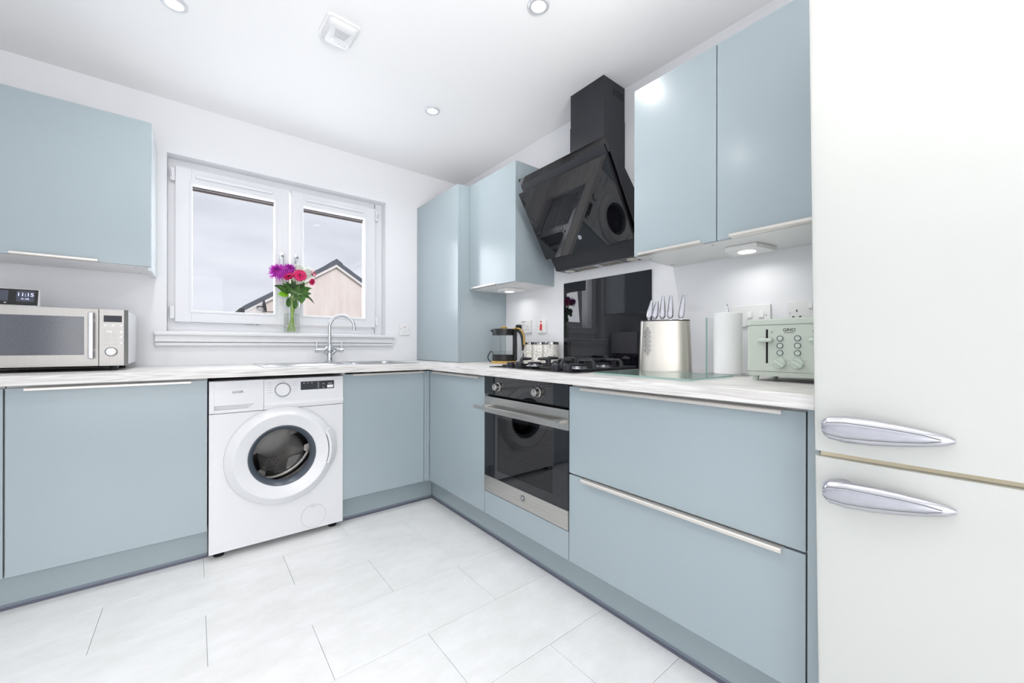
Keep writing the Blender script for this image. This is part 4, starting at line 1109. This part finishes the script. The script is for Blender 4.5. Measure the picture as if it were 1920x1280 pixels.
# ------------------------------------------------------------------ glass boards
gb_ = thing('chopping_board', 'flat green-tinted glass chopping board lying in front of the knife block', 'chopping board', (-0.385, -2.095, ZW1 + 0.003), R(-93))
b = BM(); loft(b, [rrect(-0.205, 0.205, -0.155, 0.155, 0.012, 0.0), rrect(-0.205, 0.205, -0.155, 0.155, 0.012, 0.005)]); obj('glass_sheet', b, M_gboard, gb_)
b = BM(); ro = rrect(-0.2055, 0.2055, -0.1555, 0.1555, 0.0125, 0.0); ri = rrect(-0.2035, 0.2035, -0.1535, 0.1535, 0.0105, 0.0)
t_ = bmesh.new(); n_ = len(ro)
vv = [[t_.verts.new((p[0], p[1], z_)) for p in rr] for rr, z_ in ((ro, 0.0001), (ro, 0.0052), (ri, 0.0052), (ri, 0.0001))]
for k in range(4):
    a_, c_ = vv[k], vv[(k + 1) % 4]
    for i in range(n_): t_.faces.new((a_[i], a_[(i + 1) % n_], c_[(i + 1) % n_], c_[i]))
merge(b, t_); obj('green_edge', b, M_gedge, gb_)
b = BM()
for sx_ in (-0.18, 0.18):
    for sy_ in (-0.13, 0.13): lathe(b, [(0.006, -0.003), (0.006, 0.0)], T(sx_, sy_, 0), 12)
obj('rubber_feet', b, M_white2, gb_)
b = BM(); bx(b, -0.152, -0.006, -2.166, -2.161, ZW1 + 0.0005, 1.131, 0.001)
t = thing('upright_glass_panel', 'clear glass sheet standing on edge between the knife block and paper roll', 'glass panel', (0, 0, 0)); obj('glass_sheet', b, M_clear, t)
b = BM(); bx(b, -0.1535, -0.1515, -2.1663, -2.1607, ZW1 + 0.0005, 1.1315); obj('green_edge', b, M_gedge, t)

# ------------------------------------------------------------------ kitchen roll on wire stand
rl = thing('paper_towel_roll', 'tall white kitchen paper roll on a wire stand left of the toaster', 'paper towel', (-0.145, -2.243, ZW1 + 0.006))
b = BM(); lathe(b, [(0.020, 0.0), (0.048, 0.0), (0.050, 0.004), (0.050, 0.236), (0.048, 0.240), (0.020, 0.240)], seg=40, cap=False)
lathe(b, [(0.020, 0.24), (0.020, 0.0)], seg=24, cap=False); obj('paper_roll', b, M_paper, rl)
t = thing('roll_holder', 'silver wire stand with round base inside the kitchen paper roll', 'stand', (-0.145, -2.243, ZW1))
b = BM(); tube(b, [(0.072 * math.cos(2 * PI * k / 32), 0.072 * math.sin(2 * PI * k / 32), 0.003) for k in range(33)], 0.0026, 8); tube(b, [(-0.07, 0, 0.003), (0.07, 0, 0.003)], 0.0024, 8); obj('ring_base', b, M_chrome, t)
b = BM(); tube(b, [(0, 0, 0.004), (0, 0, 0.262), (0.002, 0.004, 0.272)], 0.0035, 10); tube(b, [(0.008, 0.004, 0.25), (0.006, 0.004, 0.275), (-0.002, 0.002, 0.280)], 0.002, 8); obj('upright_post', b, M_chrome, t)

# ------------------------------------------------------------------ toaster
ts = thing('toaster', 'sage green four-slice toaster on the worktop against the fridge', 'toaster', (-0.335, -2.3815, ZW1), RZ)
TWd = 0.258
b = BM(); loft(b, [rrect(0.004, TWd - 0.004, 0.003, 0.222, 0.012, 0.018), rrect(0.0, TWd, 0.0, 0.225, 0.014, 0.032), rrect(0.0, TWd, 0.0, 0.225, 0.014, 0.188), rrect(0.001, TWd - 0.001, 0.001, 0.224, 0.013, 0.200), rrect(0.005, TWd - 0.005, 0.005, 0.22, 0.010, 0.204)])
tb = obj('toaster_body', b, M_sage, ts)
b = BM(); bx(b, 0.0005, TWd - 0.0005, -0.0006, 0.004, 0.1835, 0.185); bx(b, 0.0015, TWd - 0.0015, -0.0006, 0.002, 0.0325, 0.0335); obj('body_seam', b, M_grey, tb, sm=False)
for k in range(4):
    b = BM(); bx(b, 0.03 + k * 0.053, 0.055 + k * 0.053, 0.04, 0.19, 0.2035, 0.2045); obj('bread_slot', b, M_dark, ts, sm=False)
for xs in (0.062, 0.200):
    b = BM(); bx(b, xs - 0.003, xs + 0.003, -0.0008, 0.002, 0.060, 0.170, 0.0003); obj('lever_slot', b, M_dark, ts, sm=False)
    b = BM(); bx(b, xs - 0.022, xs + 0.020, -0.022, -0.002, 0.128, 0.141, 0.005, 3); obj('lever', b, M_sage2, ts)
for xs in (0.099, 0.146):
    for zs in (0.140, 0.117, 0.094):
        b = BM(); lathe(b, [(0.0090, 0), (0.0090, 0.0026), (0.0072, 0.0026), (0.0072, 0.0005)], T(xs, 0, zs) @ FY, 24, cap=False); bt = obj('button_ring', b, M_slate, ts)
        b = BM(); lathe(b, [(0.0070, 0), (0.0070, 0.0022), (0, 0.0024)], T(xs, 0, zs) @ FY, 20); bx(b, xs - 0.004, xs + 0.004, -0.0028, -0.002, zs - 0.0006, zs + 0.0006); obj('button', b, M_sage2, ts)
    b = BM(); lathe(b, [(0.0170, 0), (0.0170, 0.006), (0.0155, 0.008), (0, 0.0085)], T(xs, 0, 0.061) @ FY, 28); kn_ = obj('browning_dial', b, M_sage2, ts)
    b = BM(); bx(b, -0.0165, 0.0165, -0.017, -0.008, -0.0045, 0.0045, 0.002, M=T(xs, 0, 0.061) @ Matrix.Rotation(R(33), 4, 'Y')); obj('dial_grip', b, M_sage2, kn_)
    b = BM()
    for k in range(6):
        a = R(-20 + 44 * k); bx(b, xs + 0.0215 * math.cos(a) - 0.0007, xs + 0.0215 * math.cos(a) + 0.0007, -0.0006, 0.001, 0.061 + 0.0215 * math.sin(a) - 0.0007, 0.061 + 0.0215 * math.sin(a) + 0.0007)
    obj('dial_marks', b, M_ink, ts, kind='stuff', sm=False)
text('brand_lettering', 'GINO', 0.0140, M_ink, ts, T(0.1235, -0.0006, 0.1665) @ FY, sx=0.95)
text('small_lettering', "D'ACAMPO", 0.0052, M_grey, ts, T(0.1235, -0.0006, 0.1580) @ FY)
for xs in (0.076, 0.187):
    b = BM(); lathe(b, [(0.0030, 0), (0.0030, 0.0006), (0.0022, 0.0006), (0.0022, 0)], T(xs, -0.0002, 0.161) @ FY, 12, cap=False); obj('slice_icon', b, M_grey, ts)
for xs in (0.022, TWd - 0.022):
    for ys in (0.022, 0.20):
        b = BM(); lathe(b, [(0.009, 0.0), (0.010, 0.020)], T(xs, ys, 0), 14); obj('foot', b, M_sage2, ts)

# ------------------------------------------------------------------ vase and flowers
VX, VY, VZ = -1.293, 0.004, 1.093
vs = thing('glass_vase', 'clear glass cylinder vase with water on the window sill', 'vase', (VX, VY, VZ))
b = BM(); lathe(b, [(0.044, 0.0), (0.046, 0.004), (0.0455, 0.12), (0.0468, 0.238), (0.0475, 0.240), (0.0455, 0.2405)], seg=48, cap=False); obj('vase_glass', b, M_vase, vs)
b = BM(); lathe(b, [(0, 0.0105), (0.0445, 0.0105), (0.0448, 0.128), (0, 0.128)], seg=40, cap=False); obj('water', b, M_water, vs)


def petal(bm, M, L, w, curl, thick=False):
    t = bmesh.new(); n = 5; A = []; B = []; Cc = []
    for i in range(n + 1):
        s = i / n; ww = w * math.sin(PI * (0.12 + 0.80 * s)) ** 0.8
        z = curl * s * s * L
        A.append(t.verts.new((s * L, -ww, z + 0.15 * ww))); B.append(t.verts.new((s * L, 0, z))); Cc.append(t.verts.new((s * L, ww, z + 0.15 * ww)))
    for i in range(n):
        t.faces.new((A[i], A[i + 1], B[i + 1], B[i])); t.faces.new((B[i], B[i + 1], Cc[i + 1], Cc[i]))
    t.transform(M); merge(bm, t)


def petal_fast(V_, F_, M, L, w, curl, n=3):
    base = len(V_)
    for i in range(n + 1):
        s = i / n; ww = w * (0.45 + 0.55 * math.sin(PI * s)) if i < n else w * 0.25
        z = curl * s * s * L
        for q in (-1, 1): V_.append(M @ Vector((s * L, q * ww, z)))
    for i in range(n):
        a = base + 2 * i; F_.append((a, a + 1, a + 3, a + 2))


def mesh_obj(name, V_, F_, m, parent, **kw):
    me = bpy.data.meshes.new(name); me.from_pydata([tuple(v) for v in V_], [], F_); me.materials.append(m)
    for p in me.polygons: p.use_smooth = True
    o = bpy.data.objects.new(name, me); COL.objects.link(o); o.parent = parent
    for k, v in kw.items(): o[k] = v
    return o


def flower(name, label, kind, head, facing, foot, r, group):
    """root at the stem foot; head given in vase coordinates"""
    t = thing(name, label, 'flower', (VX + foot[0], VY + foot[1], VZ + foot[2]), 0, group)
    h = Vector(head) - Vector(foot)
    # stem passes through the vase neck
    neck = Vector((max(-0.028, min(0.028, head[0] * 0.30)), max(-0.028, min(0.028, head[1] * 0.3)), 0.235)) - Vector(foot)
    pts = bez((0, 0, 0), neck * 0.45, neck * 0.8, neck, 8) + bez(neck, neck + Vector((0, 0, 0.05)), h - Vector(facing).normalized() * 0.05, h - Vector(facing).normalized() * 0.004, 8)[1:]
    b = BM(); tube(b, pts, 0.0024, 7); obj('stem', b, M_stem, t)
    Q = Vector(facing).to_track_quat('Z', 'X').to_matrix().to_4x4(); B = T(*h) @ Q
    V_, F_ = [], []; rnd = random.Random(label)
    if kind in ('purple', 'white'):
        N = 190
        for i in range(N):
            f = (i + 0.5) / N
            el = R(-28 + 118 * f ** 0.85) ; az = i * 2.39996
            L = r * (1.0 - 0.35 * f) * rnd.uniform(0.9, 1.1)
            M = B @ T(0, 0, r * 0.15) @ Matrix.Rotation(az, 4, 'Z') @ Matrix.Rotation(-el, 4, 'Y') @ Matrix.Rotation(rnd.uniform(-0.4, 0.4), 4, 'X')
            petal_fast(V_, F_, M, L, r * (0.062 if kind == 'purple' else 0.10), 0.28)
        mesh_obj('petals', V_, F_, M_purple if kind == 'purple' else M_wpet, t, kind='stuff')
        b = BM(); lathe(b, [(0, -0.3 * r), (0.35 * r, -0.1 * r), (0.55 * r, 0.25 * r), (0.3 * r, 0.6 * r), (0, 0.7 * r)], B, 14); obj('flower_core', b, M_purple if kind == 'purple' else M_wpet, t)
    else:
        for ringi, (N, rr, el, z0) in enumerate(((20, 1.0, 8, 0), (18, 0.88, 18, 0.003), (12, 0.45, 35, 0.006))):
            for i in range(N):
                M = B @ T(0, 0, z0) @ Matrix.Rotation(2 * PI * (i + 0.5 * ringi) / N + rnd.uniform(-.05, .05), 4, 'Z') @ Matrix.Rotation(R(-el + rnd.uniform(-4, 4)), 4, 'Y')
                petal_fast(V_, F_, M, r * rr * rnd.uniform(0.93, 1.05), r * 0.17, -0.05, 4)
        mesh_obj('petals', V_, F_, M_pink, t, kind='stuff')
        b = BM(); lathe(b, [(0, 0.002), (0.26 * r, 0.002), (0.28 * r, 0.007), (0.15 * r, 0.011), (0, 0.010)], B, 20); obj('flower_centre', b, M_eye, t, label='dark flower centre')
        b = BM(); lathe(b, [(0.003, -0.02), (0.30 * r, -0.004), (0.5 * r, 0.0)], B, 14, cap=False); obj('calyx', b, M_stem, t)
    return t


cam_dir = (-0.15, -1, 0.12)
flower('purple_chrysanthemum', 'large purple chrysanthemum at the left of the bouquet', 'purple', (-0.078, -0.020, 0.385), (-0.40, -0.85, 0.40), (0.020, 0.005, 0.014), 0.060, 'flowers in the vase')
flower('purple_chrysanthemum', 'purple chrysanthemum behind, between the left bloom and the cerise gerbera', 'purple', (-0.018, -0.012, 0.405), (0.0, -0.75, 0.65), (0.006, 0.022, 0.014), 0.050, 'flowers in the vase')
flower('cerise_gerbera', 'cerise gerbera facing the room with a dark centre, front of the bouquet', 'gerbera', (0.034, -0.070, 0.375), (-0.12, -1, 0.10), (-0.020, -0.010, 0.014), 0.041, 'flowers in the vase')
flower('cerise_gerbera', 'cerise gerbera tilted down below the purple blooms', 'gerbera', (-0.026, -0.068, 0.360), (-0.55, -0.62, 0.80), (0.012, -0.016, 0.014), 0.038, 'flowers in the vase')
flower('cerise_gerbera', 'small cerise bloom seen from the side at the upper right of the bouquet', 'gerbera', (0.120, -0.030, 0.402), (0.75, -0.65, 0.35), (-0.026, 0.004, 0.014), 0.026, 'flowers in the vase')
flower('cerise_gerbera', 'small cerise bloom low at the right side of the bouquet', 'gerbera', (0.112, -0.035, 0.347), (0.5, -0.8, -0.25), (-0.016, 0.016, 0.014), 0.024, 'flowers in the vase')
flower('white_chrysanthemum', 'large white chrysanthemum at the right of the bouquet', 'white', (0.084, -0.012, 0.392), (0.25, -0.85, 0.45), (-0.010, -0.022, 0.014), 0.054, 'flowers in the vase')
flower('white_chrysanthemum', 'white chrysanthemum at the top centre of the bouquet', 'white', (0.036, 0.000, 0.418), (0.1, -0.6, 0.8), (0.000, 0.010, 0.014), 0.046, 'flowers in the vase')


def leaf(parent, p, direction, L, w, m, normal=(0, -1, 0.3), droop=-0.15, name='leaf'):
    L *= 1.25; w *= 1.35
    X = Vector(direction).normalized(); N = Vector(normal); N = (N - X * N.dot(X)).normalized(); Y = N.cross(X)
    M = Matrix((X, Y, N)).transposed().to_4x4(); M.translation = p
    t = bmesh.new(); n = 7; rows_ = []
    for i in range(n + 1):
        s = i / n; ww = max(0.0004, w * (math.sin(PI * s ** 0.75)) * (1.0 if s < .95 else .6)); z = droop * s * s * L
        rows_.append([t.verts.new(M @ Vector((s * L, q * ww, z + abs(q) * 0.25 * ww))) for q in (-1, -0.5, 0, 0.5, 1)])
    for i in range(n):
        for k in range(4): t.faces.new((rows_[i][k], rows_[i + 1][k], rows_[i + 1][k + 1], rows_[i][k + 1]))
    bmesh.ops.solidify(t, geom=list(t.faces), thickness=0.0005)
    b = BM(); merge(b, t)
    return obj(name, b, m, parent)


def sprig(label, foot, pts, leaves, m):
    t = thing('leafy_sprig', label, 'foliage', (VX + foot[0], VY + foot[1], VZ + foot[2]), 0, 'greenery in the vase')
    f = Vector(foot); P = [Vector(p) - f for p in pts]
    path = bez((0, 0, 0), P[0] * 0.5, P[0] * 0.85, P[0], 6)
    for a, c in zip(P, P[1:]): path += [a.lerp(c, k / 4) for k in range(1, 5)]
    b = BM(); tube(b, path, 0.0019, 6); obj('stem', b, M_stem, t)
    for (p, d, L, w, mm, nn) in leaves:
        leaf(t, Vector(p) - f, d, L, w, mm or m, nn)
    return t


FN = (0, -1, 0.35)
sprig('leafy sprig with a bright lime leaf on the left side of the vase', (0.015, -0.02, 0.014), [(-0.012, -0.030, 0.238), (-0.035, -0.045, 0.262)],
      [((-0.025, -0.040, 0.256), (-1, -0.1, -0.12), 0.050, 0.017, M_lime, (0, -1, 0.1)), ((-0.030, -0.040, 0.262), (-1, -0.1, 0.75), 0.060, 0.013, M_leaf, FN), ((-0.020, -0.044, 0.258), (-0.75, -0.2, 0.5), 0.050, 0.015, M_leaf, FN), ((-0.05, -0.03, 0.285), (-1, 0, 0.35), 0.050, 0.010, M_leaf, (0, -0.5, 1))], M_leaf)
sprig('leafy sprig with rounded grey-green leaves at the middle front of the vase', (-0.006, -0.03, 0.014), [(0.0, -0.035, 0.238), (0.004, -0.055, 0.258)],
      [((0.028, -0.055, 0.243), (-1, -0.15, 0.5), 0.055, 0.0085, mat('grey_green_leaf', (132, 164, 112), 0.4, col2=(110, 146, 92), vscale=(40, 40, 40)), FN), ((0.030, -0.060, 0.256), (-1, -0.15, 0.35), 0.045, 0.0080, MC['grey_green_leaf'], FN), ((-0.002, -0.05, 0.250), (-0.5, -0.2, 0.9), 0.05, 0.013, M_leaf, FN), ((0.010, -0.048, 0.252), (0.35, -0.2, 0.9), 0.055, 0.014, M_leaf, FN), ((0.0, -0.05, 0.235), (0.9, -0.2, -0.05), 0.034, 0.0085, MC['grey_green_leaf'], FN)], M_leaf)
sprig('leafy sprig hanging over the right side of the vase', (-0.022, -0.012, 0.014), [(0.018, -0.030, 0.240), (0.048, -0.040, 0.262), (0.080, -0.030, 0.255)],
      [((0.042, -0.045, 0.258), (0.15, -0.2, -1), 0.050, 0.020, M_leaf, (0, -1, 0)), ((0.048, -0.038, 0.262), (1, -0.1, 0.12), 0.050, 0.012, M_leaf, FN), ((0.060, -0.035, 0.262), (0.8, -0.2, -0.55), 0.040, 0.010, M_leaf, FN), ((0.082, -0.03, 0.256), (0.72, 0, -0.72), 0.060, 0.0045, mat('dark_leaf', (74, 106, 66), 0.5, var=0.2), FN), ((0.05, -0.03, 0.262), (0.9, 0, 0.75), 0.058, 0.010, M_leaf, FN), ((0.040, -0.035, 0.268), (0.35, -0.1, 1), 0.062, 0.013, M_leaf, FN), ((0.035, -0.045, 0.25), (-0.2, -0.2, -0.9), 0.03, 0.010, M_leaf, FN)], M_leaf)
sprig('dark leafy sprig between the flower stems above the vase rim', (0.005, 0.01, 0.014), [(0.0, 0.0, 0.238), (0.0, -0.01, 0.30)],
      [((0, -0.01, 0.26), (-1, -0.4, 0.8), 0.07, 0.014, MC['dark_leaf'], FN), ((0, -0.02, 0.26), (1, -0.3, 0.9), 0.07, 0.014, MC['dark_leaf'], FN), ((0, -0.01, 0.27), (-0.5, -0.3, 1), 0.06, 0.014, M_leaf, FN), ((0, -0.01, 0.27), (0.2, -0.3, 1), 0.06, 0.014, MC['dark_leaf'], FN), ((-0.03, -0.01, 0.27), (-1, -0.3, 0.5), 0.05, 0.012, MC['dark_leaf'], FN), ((0.02, 0, 0.27), (1, 0.2, 0.35), 0.07, 0.010, M_leaf, FN), ((0, -0.03, 0.285), (-0.8, -0.4, 0.45), 0.06, 0.012, M_leaf, FN), ((0.01, -0.03, 0.285), (0.7, -0.4, 0.6), 0.06, 0.012, MC['dark_leaf'], FN), ((0.0, -0.03, 0.28), (-0.1, -0.4, 1), 0.055, 0.013, MC['dark_leaf'], FN), ((-0.04, -0.02, 0.29), (-1, -0.2, 0.25), 0.055, 0.010, MC['dark_leaf'], FN), ((0.05, -0.02, 0.30), (1, -0.2, 0.1), 0.055, 0.008, M_leaf, FN), ((-0.005, -0.022, 0.19), (-0.2, -0.3, 1), 0.045, 0.012, M_leaf, FN), ((0.012, -0.022, 0.16), (0.1, -0.3, 1), 0.055, 0.011, M_leaf, FN), ((-0.02, -0.015, 0.17), (-0.1, -0.3, 1), 0.05, 0.012, M_leaf, FN)], M_leaf)

# ------------------------------------------------------------------ ceiling fittings
dl = ['round recessed downlight nearest the corner wall cupboards', 'round recessed downlight at the top edge above the hood side', 'round recessed downlight at the top left of the ceiling']
for i, (x, y) in enumerate(DOWNLIGHTS):
    lab = dl[i] if i < 3 else 'round recessed ceiling downlight outside the picture, ' + ('just above the top edge', 'above the camera')[i - 3]
    if i == 0:
        d0 = thing('downlight', lab, 'light', (x, y, H), 0, 'recessed ceiling downlights')
        b = BM(); lathe(b, [(0.030, -0.0095), (0.038, -0.010), (0.043, -0.006), (0.044, -0.0003), (0.030, -0.0003)], seg=36, cap=False); obj('trim_ring', b, mat('pale_trim_ring', (214, 216, 220), 0.35, 0.3, var=0.02), d0)
        b = BM(); lathe(b, [(0.0, -0.0075), (0.030, -0.0075), (0.031, -0.001), (0, -0.0008)], seg=32, cap=False); obj('lens', b, M_lamp, d0)
    else:
        copy_tree(d0, None, (x, y, H), None, lab)
sa_ = thing('smoke_alarm', 'white square smoke alarm on the ceiling', 'smoke alarm', (-1.300, -1.112, H), R(3))
b = BM(); loft(b, [rrect(-0.070, 0.070, -0.075, 0.075, 0.02, -0.0003), rrect(-0.070, 0.070, -0.075, 0.075, 0.02, -0.008), rrect(-0.066, 0.066, -0.071, 0.071, 0.018, -0.011)]); obj('base_plate', b, M_white2, sa_)
b = BM(); loft(b, [rrect(-0.062, 0.062, -0.068, 0.068, 0.022, -0.011), rrect(-0.060, 0.060, -0.064, 0.066, 0.022, -0.020), rrect(-0.048, 0.048, -0.046, 0.060, 0.018, -0.034)]); ac = obj('alarm_cover', b, M_white, sa_)
b = BM()
for k in range(5): bx(b, -0.030 + k * 0.002, 0.030 - k * 0.002, -0.040 + k * 0.010, -0.037 + k * 0.010, -0.0348, -0.0338)
obj('sounder_slots', b, M_lgrey, ac, kind='stuff', sm=False)
b = BM(); lathe(b, [(0.010, -0.034), (0.010, -0.036), (0, -0.0365)], T(-0.02, 0.028, 0), 20); obj('test_button', b, M_white2, ac)
b = BM()
for x_ in (0.01, 0.022, 0.034): lathe(b, [(0.0018, -0.034), (0.0018, -0.0347), (0, -0.0347)], T(x_, 0.04, 0), 8)
obj('indicator_dots', b, M_grey, ac, sm=False)

# ------------------------------------------------------------------ outside: neighbouring house
b = BM(); bx(b, -40, 60, 0.6, 80, -2.9, -2.7); struct('ground', b, M_grass)
HX0, HXP, HX1, HY, HZE, HZP = 0.30, 3.714, 7.2, 18.0, 2.78, 5.02
hs = thing('gable_house', 'pink-rendered house gable with a dark slate roof seen through the window', 'house', (HXP, HY, -2.7))
def hl(x, z): return (x - HXP, z + 2.7)
zr = lambda x: HZP - (HXP - x) * (HZP - HZE) / (HXP - HX0) if x < HXP else HZP - (x - HXP) * (HZP - HZE) / (HX1 - HXP)
b = BM(); poly_prism(b, [hl(HX0, -2.7), hl(HX1, -2.7), hl(HX1, zr(HX1)), hl(HXP, HZP), hl(HX0, zr(HX0))], 'y', 0, 4.2); obj('wall', b, M_harl, hs, sm=False)
for sgn in (-1, 1):
    e = HX0 - 0.42 if sgn < 0 else HX1 + 0.42
    zl = (HZP - HZE) / (HXP - HX0) * 0.42 if sgn < 0 else (HZP - HZE) / (HX1 - HXP) * 0.42
    z_e = HZE - zl
    b = BM(); poly_prism(b, [hl(HXP, HZP + 0.02), hl(HXP, HZP + 0.24), hl(e, z_e + 0.24), hl(e, z_e + 0.02)], 'y', -0.16, 4.4); obj('roof', b, M_tile, hs, sm=False)
    b = BM(); poly_prism(b, [hl(HXP, HZP - 0.11), hl(HXP, HZP + 0.02), hl(e, z_e + 0.02), hl(e, z_e - 0.11)], 'y', -0.14, -0.02); obj('bargeboard', b, M_barge, hs, sm=False)
b = BM(); poly_prism(b, [(-0.28, HZP + 2.7 + 0.05), (0, HZP + 2.7 + 0.25), (0.28, HZP + 2.7 + 0.05), (0.28, HZP + 2.7 + 0.10), (0, HZP + 2.7 + 0.30), (-0.28, HZP + 2.7 + 0.10)], 'y', -0.17, 4.41); obj('ridge_cap', b, M_tile, hs)
b = BM(); poly_prism(b, [hl(HX0 - 0.42, HZE - 0.33), hl(HX0 + 0.40, HZE - 0.33), hl(HX0 + 0.40, HZE + 0.10), hl(HX0 - 0.42, HZE - 0.20)], 'y', -0.12, 0.0); obj('soffit_box', b, M_barge, hs, sm=False)
b = BM(); bx(b, HX0 - 0.42 - HXP, HX0 - HXP, 0.0, 4.2, HZE + 2.7 - 0.35, HZE + 2.7 - 0.31); obj('soffit', b, M_barge, hs, sm=False)
b = BM(); tube(b, [(HX0 - 0.50 - HXP, -0.1, HZE + 2.7 - 0.20), (HX0 - 0.50 - HXP, 4.4, HZE + 2.7 - 0.20)], 0.08, 8)
tube(b, [(HX0 - 0.45 - HXP, -0.16, HZE + 2.7 - 0.20), (HX0 - 0.40 - HXP, -0.2, HZE + 2.7 - 0.42), (HX0 + 0.05 - HXP, -0.16, HZE + 2.7 - 0.60), (HX0 + 0.10 - HXP, -0.1, HZE + 2.7 - 0.75), (HX0 + 0.10 - HXP, -0.1, 0.0)], 0.05, 8); obj('gutter_pipe', b, M_lead, hs)
sd = thing('satellite_dish', 'dark satellite dish on the left part of the pink house gable', 'satellite dish', (0.68, HY - 0.012, 2.72))
b = BM(); lathe(b, [(0, 0.0), (0.12, 0.015), (0.22, 0.05), (0.28, 0.09), (0.275, 0.10), (0.21, 0.062), (0.12, 0.027), (0, 0.012)], T(-0.12, -0.35, 0.02) @ Matrix.Rotation(R(80), 4, 'Y'), 24, cap=False); obj('dish', b, M_lead, sd)
b = BM(); tube(b, [(-0.12, -0.35, 0.0), (-0.30, -0.30, 0.0), (-0.30, 0.0, 0.0)], 0.03, 8); bx(b, -0.36, -0.24, -0.02, 0.008, -0.1, 0.1); obj('wall_bracket', b, M_lead, sd)
b = BM(); tube(b, [(-0.12, -0.36, -0.2), (0.30, -0.40, -0.22)], 0.018, 6); lathe(b, [(0.03, -0.05), (0.04, 0.05)], T(0.32, -0.40, -0.20) @ Matrix.Rotation(R(90), 4, 'Y'), 10); obj('receiver_arm', b, M_lead, sd)
